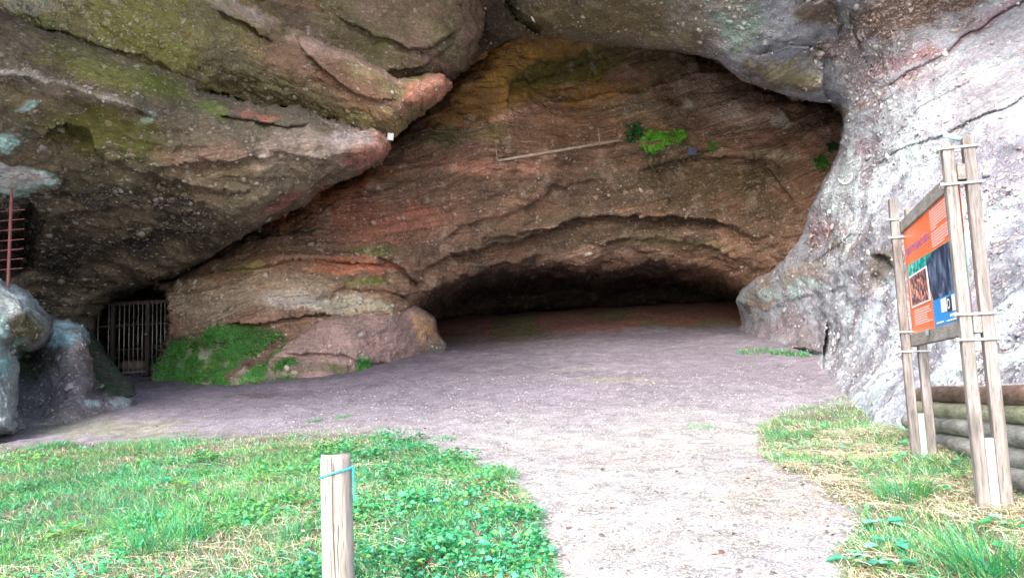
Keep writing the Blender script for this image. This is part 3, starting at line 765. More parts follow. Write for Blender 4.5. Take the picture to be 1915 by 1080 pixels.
# ================================================================== GROUND
GRASS_L = [(-900, 850), (-200, 842), (0, 838), (60, 836), (110, 829), (200, 832), (300, 824), (450, 819), (600, 812), (700, 812), (780, 822), (832, 850), (885, 868), (945, 892), (985, 922),
           (1005, 950), (1012, 1000), (1032, 1040), (1048, 1090), (1090, 1500), (-1200, 1500), (-1400, 900)]
GRASS_R = [(1418, 805), (1440, 785), (1500, 768), (1545, 756), (1600, 752), (1660, 762), (1720, 790), (2300, 900), (2700, 1500), (1600, 1500), (1562, 1090), (1568, 1040), (1590, 1005), (1612, 972), (1590, 945),
           (1535, 912), (1475, 882), (1430, 858), (1415, 830)]


def axis(a0, a1, s, outer, g=1.16):
    a = list(np.arange(a0, a1, s)); d = s; x = a0; lo = []
    while x > -outer: d *= g; x -= d; lo.append(x)
    d = s; x = a[-1]; hi = []
    while x < outer: d *= g; x += d; hi.append(x)
    return np.array(lo[::-1] + a + hi)


def ground_z(x, y):
    z = gz_raw(x, y)
    return z + 0.007 * fbm(x * 3.1 + 8, y * 3.1, x * 0 + 4, 2) + 0.035 * fbm(x * 1.3, y * 1.3, x * 0 + 4, 3) + 0.012 * fbm(x * 6, y * 6, x * 0, 3)


gX = axis(-9.5, 8.5, .075, 450); gY = axis(1.2, 26, .075, 450)
GX, GY = np.meshgrid(gX, gY)
GZ = ground_z(GX, GY)
# behind the viewer the land carries on level; far off it stays flat
gp = np.stack([GX.ravel(), GY.ravel(), GZ.ravel()], 1)
gu, gv = PX(gp)
front = gp[:, 1] > 1.2
gn = fbm(gp[:, 0] * .9, gp[:, 1] * .9, gp[:, 0] * 0, 5, .6); gn2 = fbm(gp[:, 0] * 5, gp[:, 1] * 5, gp[:, 0] * 0 + 3, 4, .6)


def poly_soft(u, v, pg, w, n):
    d = seg_dist(u, v, pg, True)[0]; ii = inside(u, v, pg)
    return sstep(-w, w, np.where(ii, d, -d) + n * w)


nearm = (1 - sstep(7.0, 12.5, gp[:, 1] + .8 * gn + .25 * gn2 - .1 * gp[:, 0]))[:, None]
dirt = np.array([.165, .145, .175]); path = np.array([.285, .275, .27])
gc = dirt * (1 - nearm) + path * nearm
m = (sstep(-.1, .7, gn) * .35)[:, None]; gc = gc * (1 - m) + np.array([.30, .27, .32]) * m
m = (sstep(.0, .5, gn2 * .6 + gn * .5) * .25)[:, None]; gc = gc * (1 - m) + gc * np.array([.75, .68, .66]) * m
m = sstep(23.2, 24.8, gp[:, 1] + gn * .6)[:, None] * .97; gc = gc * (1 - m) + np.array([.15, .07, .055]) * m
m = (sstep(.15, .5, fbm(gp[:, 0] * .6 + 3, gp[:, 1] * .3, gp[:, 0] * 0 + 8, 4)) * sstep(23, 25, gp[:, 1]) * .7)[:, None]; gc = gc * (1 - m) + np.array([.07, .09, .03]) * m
# thin green film left of centre, patchy
for (a, b, rx, ry, colr, am) in ((200, 800, 260, 26, (.2, .21, .14), .6), (1150, 710, 110, 9, (.19, .19, .13), .5), (1080, 690, 60, 5, (.3, .28, .24), .4), (900, 688, 50, 5, (.25, .24, .22), .4),
                                 (480, 740, 60, 6, (.09, .07, .05), .6), (350, 715, 200, 12, (.12, .09, .085), .75), (900, 640, 250, 16, (.15, .12, .115), .6), (1700, 700, 150, 30, (.2, .16, .12), .6), (1470, 930, 190, 60, (.24, .2, .16), .55), (1120, 1040, 200, 40, (.26, .23, .2), .4), (1250, 860, 300, 14, (.24, .215, .21), .5), (1350, 1010, 160, 24, (.2, .18, .16), .35)):
    r = np.sqrt(((gu - a) / rx) ** 2 + ((gv - b) / ry) ** 2)
    m = (sstep(0, .6, 1 - r + gn2 * .5) * am * front)[:, None]; gc = gc * (1 - m) + np.array(colr) * m
gl = poly_soft(gu, gv, GRASS_L, 14, gn2) * front; gr_ = poly_soft(gu, gv, GRASS_R, 14, gn2) * front
m = np.maximum(gl, gr_)[:, None] * .85
gc = gc * (1 - m) + np.array([.1, .085, .05]) * m
ny_, nx_ = GX.shape
I = np.arange(ny_ * nx_).reshape(ny_, nx_)
gq = np.stack([I[:-1, :-1], I[:-1, 1:], I[1:, 1:], I[1:, :-1]], -1).reshape(-1, 4)


def ground_material():
    k = NT('packed_earth')
    pos = k.n('NewGeometry').outputs['Position']
    col = k.n('Attribute', attribute_name='Col').outputs['Color']
    n1 = k.n('TexNoise', ins={'Vector': pos, 'Scale': 5.0, 'Detail': 7.0, 'Roughness': .7}).outputs[0]
    n2 = k.n('TexNoise', ins={'Vector': pos, 'Scale': 45.0, 'Detail': 4.0, 'Roughness': .7}).outputs[0]
    v = k.n('TexVoronoi', ins={'Vector': pos, 'Scale': 34.0}); rnd = k.n('SeparateColor', ins={0: v.outputs['Color']})
    stone = k.math('MULTIPLY', k.mr(k.math('SUBTRACT', k.math('MULTIPLY', rnd.outputs[0], .42), v.outputs['Distance']), 0, .06), k.mr(rnd.outputs[1], .5, .56))
    c = k.mixc(1.0, col, k.ramp(n1, [(.3, .62), (.5, 1.0), (.7, 1.35)]), 'MULTIPLY')
    c = k.mixc(1.0, c, k.ramp(n2, [(.3, .5), (.48, .95), (.7, 1.5)]), 'MULTIPLY')
    c = k.mixc(k.math('MULTIPLY', stone, .7), c, k.ramp(rnd.outputs[2], [(0, (.25, .2, .19)), (.5, (.5, .46, .45)), (1, (.75, .74, .73))]))
    h = k.math('MULTIPLY', n2, .02); h = k.math('MULTIPLY_ADD', n1, .03, h); h = k.math('MULTIPLY_ADD', stone, .012, h)
    return k.out(c, .92, k.n('Bump', ins={'Strength': .8, 'Distance': 1.0, 'Height': h}).outputs[0], .2)


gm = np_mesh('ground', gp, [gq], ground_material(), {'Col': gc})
ground = tag(link('ground', gm), 'packed lilac earth and pale gravel path', kind='structure')
# ================================================================== SMALL THINGS
_bv = {}


def bvh(name):
    if name not in _bv:
        p, q, *_ = ROCKS[name]
        _bv[name] = BVHTree.FromPolygons([tuple(v) for v in p.tolist()], [tuple(f) for f in q.tolist()])
    return _bv[name]


def hit(px, py, *names):
    """point and normal where the ray of a pixel meets the named rocks"""
    o = Vector(EYE.tolist()); d = (V(px, py, 10) - o).normalized()
    best = None
    for n in names:
        l, nn, i, t = bvh(n).ray_cast(o, d)
        if l is not None and (best is None or t < best[2]):
            best = (l, nn if nn.dot(d) < 0 else -nn, t)
    if best is None:
        return V(px, py, 18), Vector((0, -1, 0)), 18
    return best


class MB:
    def __init__(s): s.v = []; s.f = []
    def add(s, vs, fs):
        n = len(s.v); s.v += [tuple(v) for v in vs]; s.f += [tuple(i + n for i in f) for f in fs]; return s

    def box(s, c, size, rot=None, bev=0.0):
        """box with chamfered long edges"""
        c = Vector(c); hx, hy, hz = [a / 2 for a in size]
        b = bev
        if b <= 0:
            vs = [(x, y, z) for z in (-hz, hz) for x, y in ((-hx, -hy), (hx, -hy), (hx, hy), (-hx, hy))]
            fs = [(3, 2, 1, 0), (4, 5, 6, 7)] + [(i, (i + 1) % 4, (i + 1) % 4 + 4, i + 4) for i in range(4)]
        else:
            def ring(z, k):
                x, y = hx - k, hy - k
                return [(-x + b, -y, z), (x - b, -y, z), (x, -y + b, z), (x, y - b, z), (x - b, y, z), (-x + b, y, z), (-x, y - b, z), (-x, -y + b, z)]
            vs = ring(-hz, b * .8) + ring(-hz + b, 0) + ring(hz - b, 0) + ring(hz, b * .8)
            fs = [tuple(range(7, -1, -1)), tuple(range(24, 32))]
            for r in range(3):
                for i in range(8): fs.append((r * 8 + i, r * 8 + (i + 1) % 8, r * 8 + 8 + (i + 1) % 8, r * 8 + 8 + i))
        M = rot if rot is not None else Matrix.Identity(3)
        return s.add([M @ Vector(v) + c for v in vs], fs)

    def bar(s, a, b, w, d, side=Vector((1, 0, 0)), bev=0.0):
        a, b = Vector(a), Vector(b); z = (b - a).normalized()
        y = z.cross(side).normalized(); x = y.cross(z)
        return s.box((a + b) / 2, (w, d, (b - a).length), Matrix((x, y, z)).transposed(), bev)

    def tube(s, pts, rad, n=8, cap=True):
        pts = [Vector(p) for p in pts]; N = len(pts)
        rads = rad if isinstance(rad, (list, tuple)) else [rad] * N
        ref = Vector((.13, .31, .94)).normalized(); vs = []
        for i, p in enumerate(pts):
            t = (pts[min(i + 1, N - 1)] - pts[max(i - 1, 0)]).normalized()
            r = ref - t * ref.dot(t)
            if r.length < .1: r = Vector((1, 0, 0)) - t * t.x
            r.normalize(); ref = r; u = t.cross(r)
            for k in range(n):
                a = 2 * math.pi * k / n
                vs.append(p + (r * math.cos(a) + u * math.sin(a)) * rads[i])
        fs = [(i * n + k, i * n + (k + 1) % n, (i + 1) * n + (k + 1) % n, (i + 1) * n + k) for i in range(N - 1) for k in range(n)]
        if cap: fs += [tuple(range(n - 1, -1, -1)), tuple(range((N - 1) * n, N * n))]
        return s.add(vs, fs)

    def build(s, name, mat, parent=None, smooth=False, origin=None):
        o_ = Vector(origin) if origin is not None else Vector((0, 0, 0))
        if parent is not None and origin is None: o_ = Vector(parent.location)
        me = bpy.data.meshes.new(name)
        me.from_pydata([tuple(Vector(v) - o_) for v in s.v], [], s.f); me.update()
        if smooth: me.polygons.foreach_set('use_smooth', [True] * len(me.polygons))
        me.materials.append(mat)
        o = link(name, me, parent)
        if parent is None and origin is not None: o.location = o_
        return o


def wood_mat(name, c1, c2, along=2, scale=1.0, rough=.8, crack=True):
    k = NT(name)
    tc = k.n('TexCoord').outputs['Object']
    sc = [9.0, 9.0, 9.0]; sc[along] = .9
    mp = k.n('Mapping', ins={'Vector': tc, 'Scale': tuple(a * scale for a in sc)}).outputs[0]
    n1 = k.n('TexNoise', ins={'Vector': mp, 'Scale': 3.0, 'Detail': 8.0, 'Roughness': .7, 'Distortion': .6}).outputs[0]
    n2 = k.n('TexNoise', ins={'Vector': tc, 'Scale': 3.5, 'Detail': 4.0}).outputs[0]
    n3 = k.n('TexNoise', ins={'Vector': mp, 'Scale': 11.0, 'Detail': 3.0}).outputs[0]
    c = k.mixc(k.mr(n1, .3, .7), (*c1, 1), (*c2, 1))
    c = k.mixc(1.0, c, k.ramp(n2, [(.3, .7), (.6, 1.1), (.8, 1.3)]), 'MULTIPLY')
    c = k.mixc(1.0, c, k.ramp(n3, [(.28, .45), (.4, .95), (.7, 1.12)]), 'MULTIPLY')
    h = k.math('MULTIPLY_ADD', n3, .004, k.math('MULTIPLY', n1, .006))
    return k.out(c, rough, k.n('Bump', ins={'Strength': .9, 'Distance': 1.0, 'Height': h}).outputs[0], .25)


def plain(name, c, rough=.6, metal=0.0, var=.25, scale=20.0, spec=.4):
    k = NT(name)
    pos = k.n('NewGeometry').outputs['Position']
    n1 = k.n('TexNoise', ins={'Vector': pos, 'Scale': scale, 'Detail': 5.0, 'Roughness': .65}).outputs[0]
    cc = k.mixc(1.0, (*c, 1), k.ramp(n1, [(.3, 1 - var), (.7, 1 + var)]), 'MULTIPLY')
    return k.out(cc, rough, k.n('Bump', ins={'Strength': .3, 'Distance': .01, 'Height': n1}).outputs[0], spec, Metallic=metal)


M_WOODZ = wood_mat('weathered_timber', (.12, .105, .095), (.28, .255, .24), 2)
M_POST = wood_mat('pale_round_timber', (.24, .2, .165), (.4, .345, .3), 2, 1.2)
M_RAIL = wood_mat('grey_timber_rail', (.17, .155, .14), (.27, .25, .23), 1)
M_GALV = plain('galvanised_steel', (.55, .55, .54), .45, .4, .15)
M_PLATE = plain('pale_coated_steel', (.32, .4, .36), .5, .1, .15)
M_TUBE = plain('blue_grey_tube', (.32, .48, .52), .5, .1, .3)
M_RUST = plain('rusty_iron', (.3, .12, .11), .8, .2, .35, 30)
M_BARS = plain('worn_steel_bars', (.3, .27, .25), .45, .5, .3, 12)
M_FRAME = plain('dark_brown_steel', (.05, .035, .03), .6, .2, .3)

# ---------------------------------------------------------------- information board
a_n = V(1838, 930, 4.5); a_f = V(1712, 850, 6.1)
tdir = (a_f - a_n); tdir.z = 0; Wd = tdir.length; tdir.normalize()
nrm = Vector((tdir.y, -tdir.x, 0))               # away from the path, towards the cliff
top_n = V(1770, 270, 4.5).z; top_f = V(1660, 368, 6.1).z
S = .072; GAP = .118
sign_root = thing('information_board', (a_n.x, a_n.y, a_n.z), 'timber framed information board with orange panel, double posts and blue grey tube on top', 'information board')


def sh(p): return Vector(p)


rx = Matrix((tdir, nrm, Vector((0, 0, 1)))).transposed()
for base, top, nm in ((a_n, top_n, 0), (a_f, top_f, 1)):
    for j in range(2):
        p = base + nrm * (GAP * j); zt = top + ((.035 if not nm else -.1) if j else 0)
        zb = base.z - .25
        m = MB(); m.box((p.x, p.y, (zb + zt) / 2), (S, S * .92, zt - zb), rx, .006)
        m.build('post', M_WOODZ, sign_root)
    c = base + nrm * (GAP / 2)
    m = MB(); m.box((c.x, c.y, base.z + .15), (.05, GAP - S * .92 - .004, .4), rx, .002); m.build('base_plate', M_PLATE, sign_root)
cn = a_n + nrm * (GAP / 2); cf = a_f + nrm * (GAP / 2)
zt_n = V(1775, 325, 4.5).z; zb_n = V(1800, 608, 4.5).z
RH = .1
zb_ = zb_n
for zz, nm in ((zt_n, 'top_rail'), (zb_n, 'bottom_rail')):
    a = Vector((cn.x, cn.y, zz)) - tdir * (S / 2 + .004); b = Vector((cf.x, cf.y, zz)) + tdir * (S / 2 + .02)
    m = MB(); m.bar(a, b, RH, GAP - S * .92 - .006, Vector((0, 0, 1)), .004)
    r = m.build(nm, M_RAIL, sign_root)
# clamps around each pair of posts
for base, zs in ((a_n, (top_n - .035, zt_n - .075, zb_n + .065, zb_n - .09)), (a_f, (zt_n + .065, zt_n - .09, zb_n + .07, zb_n - .09))):
    for z in zs:
        c = base + nrm * (GAP / 2)
        hx, hy = S / 2 + .006, (GAP + S) / 2 + .012
        pts = []
        for qx, qy in ((-hx, -hy), (hx, -hy), (hx, hy), (-hx, hy), (-hx, -hy)):
            pts.append(Vector((c.x, c.y, z)) + tdir * qx + nrm * qy)
        m = MB()
        for p, q in zip(pts[:-1], pts[1:]): 
            e = (q - p).normalized() * .008
            m.tube([p - e, q + e], .0085, 8)
        cl = m.build('clamp_band', M_GALV, sign_root, True)
        m = MB(); q = pts[0]; m.tube([q - nrm * .02, q - nrm * .004], .014, 8); m.build('bolt', M_GALV, cl, True, origin=sign_root.location)
m = MB(); q = V(1741, 253, 4.5); q2 = V(1800, 267, 4.52)
m.tube([q, q2], .017, 12); m.build('tube', M_TUBE, sign_root, True)

# the printed panel, in its own plane: s 0 (far/left end) .. 1 (near/right end), t 0 bottom .. 1 top
s0 = cf - tdir * (S / 2 - .02) - nrm * .0; s1 = cn + tdir * (S / 2 - .02)
zt = zt_n - RH / 2 - .004; zb = zb_n + RH / 2 + .004
PW = (s1 - s0).length; PH = zt - zb


def pp(s_, t_, off=0.0):
    v = s0.lerp(s1, s_); return Vector((v.x, v.y, zb + (zt - zb) * t_)) - nrm * (.006 + off)


def patch(poly, mat, name, off, parent):
    n = len(poly); th = .0016
    vs = [pp(a, b, off) for a, b in poly] + [pp(a, b, off - th) for a, b in poly]
    fs = [tuple(range(n)), tuple(range(2 * n - 1, n - 1, -1))] + [(i, n + i, n + (i + 1) % n, (i + 1) % n) for i in range(n)]
    return MB().add(vs, fs).build(name, mat, parent, origin=sign_root.location)


M_OR = plain('orange_print', (.85, .16, .06), .35, 0, .05, 3, .5)
M_BLUE = plain('blue_print', (.02, .25, .62), .35, 0, .06, 3, .5)
M_WH = plain('white_print', (.85, .82, .82), .4, 0, .03)
M_PKW = plain('pale_pink_print', (.85, .55, .5), .4, 0, .03)
M_TEAL = plain('teal_print', (.03, .45, .42), .4, 0, .3, 15)


def photo_mat(name, stops, scale, seed, dist=1.0, squash=(1, 1, 1)):
    k = NT(name)
    tc = k.n('NewGeometry').outputs['Position']
    mp = k.n('Mapping', ins={'Vector': tc, 'Location': (seed, seed, seed), 'Scale': squash}).outputs[0]
    n = k.n('TexNoise', ins={'Vector': mp, 'Scale': scale, 'Detail': 7.0, 'Roughness': .62, 'Distortion': dist}).outputs[0]
    return k.out(k.ramp(n, stops), .4, None, .4)


M_LEAFP = photo_mat('printed_foliage', [(.3, (.0, .04, .06)), (.45, (.0, .16, .15)), (.55, (.02, .4, .33)), (.62, (.1, .6, .5)), (.72, (.7, .9, .9))], 16, 2.0)
M_ROCKP = photo_mat('printed_rock', [(.3, (.008, .012, .03)), (.5, (.02, .035, .07)), (.62, (.1, .14, .22)), (.75, (.3, .38, .5))], 6, 5.0, 1.6, (1, 1, .5))
M_CROWD = photo_mat('printed_scene', [(.3, (.012, .01, .03)), (.46, (.05, .03, .06)), (.56, (.4, .14, .1)), (.64, (.7, .42, .3)), (.75, (.8, .8, .85))], 22, 9.0, .5)
panel = patch([(0, 0), (1, 0), (1, 1), (0, 1)], M_OR, 'panel', 0.0, sign_root)
# seen from the path the far end is on the left
pic = patch([(.03, .5), (.03, .66), (.2, .655), (.4, .645), (.6, .64), (.78, .635), (.9, .62), (1, .625), (1, .22), (.47, .22), (.42, .34), (.34, .42)], M_LEAFP, 'picture', .002, panel)
patch([(.48, .225), (.42, .36), (.36, .48), (.42, .58), (.52, .63), (.62, .636), (.86, .625), (.9, .5), (.92, .36), (.94, .23)], M_ROCKP, 'rock_picture', .004, pic)
patch([(.9, .225), (.885, .36), (.9, .46), (.92, .54), (.95, .6), (1, .615), (1, .24)], M_TEAL, 'foliage_picture', .005, pic)
fr = patch([(.06, .24), (.43, .24), (.41, .55), (.05, .545)], M_WH, 'picture_border', .006, panel)
patch([(.075, .255), (.412, .255), (.395, .535), (.066, .53)], M_CROWD, 'figures_picture', .008, fr)
bl = patch([(.46, .0), (1, 0), (1, .225), (.46, .225)], M_BLUE, 'blue_footer', .006, panel)
for a, b, c_, d_, mt in ((.60, .1, .68, .21, M_WH), (.69, .09, .755, .205, M_FRAME), (.765, .085, .83, .21, M_WH), (.84, .1, .99, .215, M_TEAL), (.9, .13, .99, .21, M_WH)):
    patch([(a, b), (c_, b), (c_, d_), (a, d_)], mt, 'logo', .009 if a < .88 else .011, bl)
m = MB()
cx_, cy_ = .7225, .15
for i in range(14):
    a0, a1 = 2 * math.pi * i / 14, 2 * math.pi * (i + 1) / 14
    q = [pp(cx_ + .021 * r * math.cos(a), cy_ + .042 * r * math.sin(a), .0125) for a, r in ((a0, 1), (a1, 1), (a1, .7), (a0, .7))]
    m.add(q, [(0, 1, 2, 3)])
m.build('oval_mark', M_WH, bl, origin=sign_root.location)


def rows(name, x0, ytop, n, dy, h, widths, mat, parent, off):
    m = MB()
    for i in range(n):
        w_ = widths[i % len(widths)]; y = ytop - i * dy
        x = x0
        rr = random.Random(int(x0 * 1000) + i)
        while x < x0 + w_ - .004:         # words
            l = min(rr.uniform(.012, .05), x0 + w_ - x)
            vs = [pp(x, y, off), pp(x + l, y, off), pp(x + l, y + h, off), pp(x, y + h, off)]
            m.add(vs, [(0, 1, 2, 3)]); x += l + .005
    return m.build(name, mat, parent, origin=sign_root.location)


rows('text_block', .54, .965, 8, .0225, .0125, [.4, .41, .42, .4, .41, .42, .42, .1], M_PKW, panel, .004)
rows('text_block', .54, .775, 6, .0225, .0125, [.4, .42, .4, .42, .34, .2], M_PKW, panel, .004)
rows('text_block', .1, .195, 7, .0215, .0115, [.3, .3, .32, .24, .25, .26, .33], M_PKW, panel, .004)


def text_mesh(txt, size_w, size_h, s_, t_, mat, name, parent, off, slant=0.0):
    cu = bpy.data.curves.new('txt', 'FONT'); cu.body = txt; cu.size = 1.0; cu.fill_mode = 'FRONT'
    ob = bpy.data.objects.new('txt', cu); COL.objects.link(ob)
    bpy.context.view_layer.update()
    me = bpy.data.meshes.new_from_object(ob.evaluated_get(bpy.context.evaluated_depsgraph_get()))
    bpy.data.objects.remove(ob); bpy.data.curves.remove(cu)
    xs = [v.co.x for v in me.vertices]; ys = [v.co.y for v in me.vertices]
    x0, x1, y0, y1 = min(xs), max(xs), min(ys), max(ys)
    m = MB()
    vs = []
    for v in me.vertices:
        a = (v.co.x - x0) / (x1 - x0); b = (v.co.y - y0) / (y1 - y0)
        vs.append(pp(s_ + a * size_w, t_ + b * size_h + slant * a, off))
    m.add(vs, [tuple(p.vertices) for p in me.polygons])
    bpy.data.meshes.remove(me)
    return m.build(name, mat, parent, origin=sign_root.location)


M_LILAC = plain('lilac_print', (.5, .42, .8), .4, 0, .05)
M_DKB = plain('dark_blue_print', (.07, .1, .38), .4, 0, .05)
text_mesh('GROTTE SAINT LÉON', .46, .1, .045, .745, M_WH, 'title', panel, .004)
text_mesh('GROTTE SAINT LÉON', .46, .092, .048, .749, M_DKB, 'title_face', panel, .006)
patch([(.36, -.06), (.41, -.06), (.41, -.005), (.36, -.005)], M_PLATE, 'sticker', .035, sign_root)
rows('footer_text', .72, .045, 1, .02, .022, [.26], M_WH, bl, .009)
rows('footer_text', .66, .015, 1, .02, .012, [.3], M_WH, bl, .009)
rows('footer_text', .5, .02, 1, .02, .012, [.12], M_WH, bl, .009)

sign_root.rotation_euler = (0, math.radians(2.1), 0)      # the board leans a little towards the cliff

# ---------------------------------------------------------------- log retaining wall behind the board
M_LOGB = wood_mat('brown_log', (.09, .06, .045), (.22, .15, .115), 1, 1.0)
M_LOGG = wood_mat('greenish_log', (.2, .21, .14), (.34, .35, .24), 1, .8)
M_LOGY = wood_mat('grey_log', (.16, .165, .15), (.32, .32, .29), 1, .8)
l_far, l_near = (1730, 7.35), (1925, 4.75)
log_rows = [(738, 735, M_LOGB, 'brown bark-stained log, topmost of the retaining wall behind the information board', 1722),
            (763, 772, M_LOGG, 'green tinged peeled log lying just under the brown top log', 1716),
            (788, 812, M_LOGY, 'grey log in the third row of the retaining wall, starting farthest left', 1700),
            (816, 855, M_LOGY, 'grey log in the fourth row of the retaining wall', 1712),
            (845, 900, M_LOGY, 'lowest grey log visible between the board posts, half in grass', 1752)]
for i, (yl, yr, mt, lb, xl) in enumerate(log_rows):
    Yl = 7.35 - (xl - 1722) * .012
    a = V(xl, yl + (xl - 1730) * .16, Yl); b = V(1925, yr + 4, 4.75)
    a.z = V(1730, yl, 7.35).z + 0.0; 
    e = a + (b - a) * 1.5
    pts = []; rad = []
    for t in range(25):
        f = t / 24; p = a.lerp(e, f)
        w_ = .012 * math.sin(f * 9 + i * 2); pts.append(p + Vector((w_, 0, w_ * .6)))
        rad.append((.074 if t not in (0, 24) else .064) * (1 + .04 * math.sin(f * 14 + i)))
    pts.insert(1, pts[0] + (e - a).normalized() * .012); rad.insert(1, .074)
    o = MB().tube(pts, rad, 14).build('log', mt, None, True, origin=a)
    tag(o, lb, 'log', 'logs stacked as a retaining wall')
# one short end log low at the right edge
a = V(1898, 893, 4.9); e = a + (V(1925, 900, 4.75) - V(1730, 845, 7.35)).normalized() * 1.6
o = MB().tube([a, a + (e - a) * .02, e], [.062, .075, .075], 14).build('log', M_LOGY, None, True, origin=a)
tag(o, 'short end of a grey log low at the right edge, beside the near posts', 'log', 'logs stacked as a retaining wall')

# ---------------------------------------------------------------- round post with blue string
pt = V(628, 849, 2.5); R_ = .0505
pr = thing('wooden_post', (pt.x, pt.y, float(ground_z(pt.x, pt.y))), 'round pale timber post with blue string near its top, standing in the grass in front', 'post')
zb = float(ground_z(pt.x, pt.y)) - .1
vs, fs = [], []
NA, NZ = 40, 60
rr = random.Random(4)
crack_a = -1.62
for j in range(NZ + 1):
    z = zb + (pt.z - zb) * j / NZ
    for i in range(NA):
        a = 2 * math.pi * i / NA
        r = R_ * (1.06 - .06 * j / NZ) * (1 + .012 * math.sin(3 * a + j * .05) + .006 * math.sin(7 * a + 1))
        if j >= NZ: r *= .93
        elif j == NZ - 1: r *= .985
        vs.append((pt.x + r * math.cos(a), pt.y + r * math.sin(a), z + (.004 * math.sin(2 * a) if j >= NZ - 1 else 0)))
for j in range(NZ):
    for i in range(NA): fs.append((j * NA + i, j * NA + (i + 1) % NA, (j + 1) * NA + (i + 1) % NA, (j + 1) * NA + i))
fs.append(tuple(range(NZ * NA, NZ * NA + NA)))
MB().add(vs, fs).build('timber', M_POST, pr, True)
# drying cracks, laid as thin dark wedges proud of the timber
M_CRACK = plain('dark_crack', (.04, .03, .025), .9)
m = MB()
for a0, z0, z1, wd in ((-1.62, pt.z - .005, zb + .2, .0016), (-1.95, pt.z - .0, pt.z - .12, .0009), (-1.28, pt.z - .22, pt.z - .5, .0012), (-1.8, pt.z - .3, pt.z - .6, .001)):
    N_ = 26; L_, Rr = [], []
    for i in range(N_):
        f = i / (N_ - 1); z = z0 + (z1 - z0) * f; a = a0 + .16 * f * (1 if a0 < -1.5 else -1) + .02 * math.sin(f * 17)
        r = R_ * (1.06 - .06 * ((z - zb) / (pt.z - zb))) * (1 + .012 * math.sin(3 * a + ((z - zb) / (pt.z - zb)) * NZ * .05) + .006 * math.sin(7 * a + 1)) + .0006
        w_ = wd * math.sin(math.pi * min(1, f * 1.4 + .12)) ** .5 / R_ if f < .63 else wd * (1 - f) * 2.2 / R_
        L_.append((pt.x + r * math.cos(a - w_), pt.y + r * math.sin(a - w_), z)); Rr.append((pt.x + r * math.cos(a + w_), pt.y + r * math.sin(a + w_), z))
    m.add(L_ + Rr, [(i, i + 1, N_ + i + 1, N_ + i) for i in range(N_ - 1)])
m.build('crack', M_CRACK, pr)
M_STR = plain('cyan_string', (.03, .5, .62), .5, 0, .2, 60)
pts = []
for i in range(33):
    a = 2 * math.pi * i / 32 - 1.0
    f = (math.cos(a + .3) * .5 + .5)
    pts.append((pt.x + (R_ + .003) * 1.0 * math.cos(a), pt.y + (R_ + .003) * math.sin(a), pt.z - .075 + .028 * f * (1 if math.sin(a) < 0 else 1)))
m = MB(); m.tube(pts, .0032, 6)
kx = Vector((pt.x + R_ + .004, pt.y - .008, pt.z - .047))
m.tube([kx + Vector((-.012, -.004, 0)), kx + Vector((.006, -.004, .006)), kx + Vector((.004, 0, -.03)), kx + Vector((.007, 0, -.07)), kx + Vector((.004, 0, -.1)), kx + Vector((.014, 0, -.12))], [.004, .005, .0032, .003, .003, .002], 6)
m.build('string', M_STR, pr, True)

# ---------------------------------------------------------------- rusty ladder at the left edge
la, lb_ = V(22, 352, 12.6), V(15, 545, 12.6)
lb_.x = la.x; lb_.y = la.y
ld = thing('ladder', lb_, 'rusty iron pole ladder with thin rungs standing behind the boulder', 'ladder')
MB().bar(lb_ - Vector((0, 0, .3)), la, .04, .03).build('pole', M_RUST, ld)
m = MB(); tp = la
m.add([tp + Vector((-.08, 0, -.0)), tp + Vector((.08, 0, 0)), tp + Vector((0, 0, .13)), tp + Vector((-.08, .02, 0)), tp + Vector((.08, .02, 0)), tp + Vector((0, .02, .13))], [(0, 1, 2), (5, 4, 3), (0, 3, 4, 1), (1, 4, 5, 2), (2, 5, 3, 0)])
m.build('pole_tip', M_BARS, ld)
for yy in (394, 411.5, 430, 449, 467, 485, 503):
    z = V(20, yy, 12.6).z
    MB().tube([Vector((la.x - .42, la.y - .0, z - .01)), Vector((la.x + .25, la.y - .0, z + .008))], .0085, 6).build('rung', M_RUST, ld, True)

# ---------------------------------------------------------------- barred gate
GY_ = 18.0
zt, zbt = V(250, 566, GY_).z, V(240, 696, GY_).z
gr0 = V(245, 696, GY_)
gate = thing('gate', gr0, 'dark barred metal gate closing the low side passage left of the moss', 'gate')
Xg = lambda px: V(px, 630, GY_).x
for px, w_ in ((211, .085), (276, .085)):
    MB().bar((Xg(px), GY_, zbt - .1), (Xg(px), GY_, zt), w_, .06).build('post', M_FRAME, gate)
for z, x0, x1, w_ in ((zt, 198, 312, .09), (V(245, 607, GY_).z, 180, 312, .04), (V(245, 652, GY_).z, 205, 300, .035)):
    MB().bar((Xg(x0), GY_ + .05, z), (Xg(x1), GY_ + .05, z), w_, .03, Vector((0, 0, 1))).build('crossbar', M_FRAME, gate)
MB().bar((Xg(226), GY_ - .02, zbt), (Xg(274), GY_ - .02, zbt), .03, .03, Vector((0, 0, 1))).build('crossbar', M_BARS, gate)
for px in (183, 203, 223, 232, 241, 249.5, 258, 266, 285, 293, 300.5, 308):
    MB().tube([(Xg(px), GY_, zbt - .05), (Xg(px), GY_, zt)], .011, 8).build('bar', M_BARS, gate, True)
MB().tube([(Xg(269), GY_ - .06, V(270, 625, GY_).z), (Xg(277), GY_ - .06, V(270, 625, GY_).z)], .016, 6).build('handle', M_BARS, gate, True)
a = V(222, 688, 18.9); b = V(268, 684, 18.6)
o = MB().tube([a, a.lerp(b, .5) + Vector((0, 0, .03)), b], [.14, .16, .13], 12).build('log', wood_mat('old_log', (.2, .14, .09), (.32, .24, .17), 0), None, True, origin=a)
tag(o, 'old brown log lying on the ground behind the barred gate', 'log')

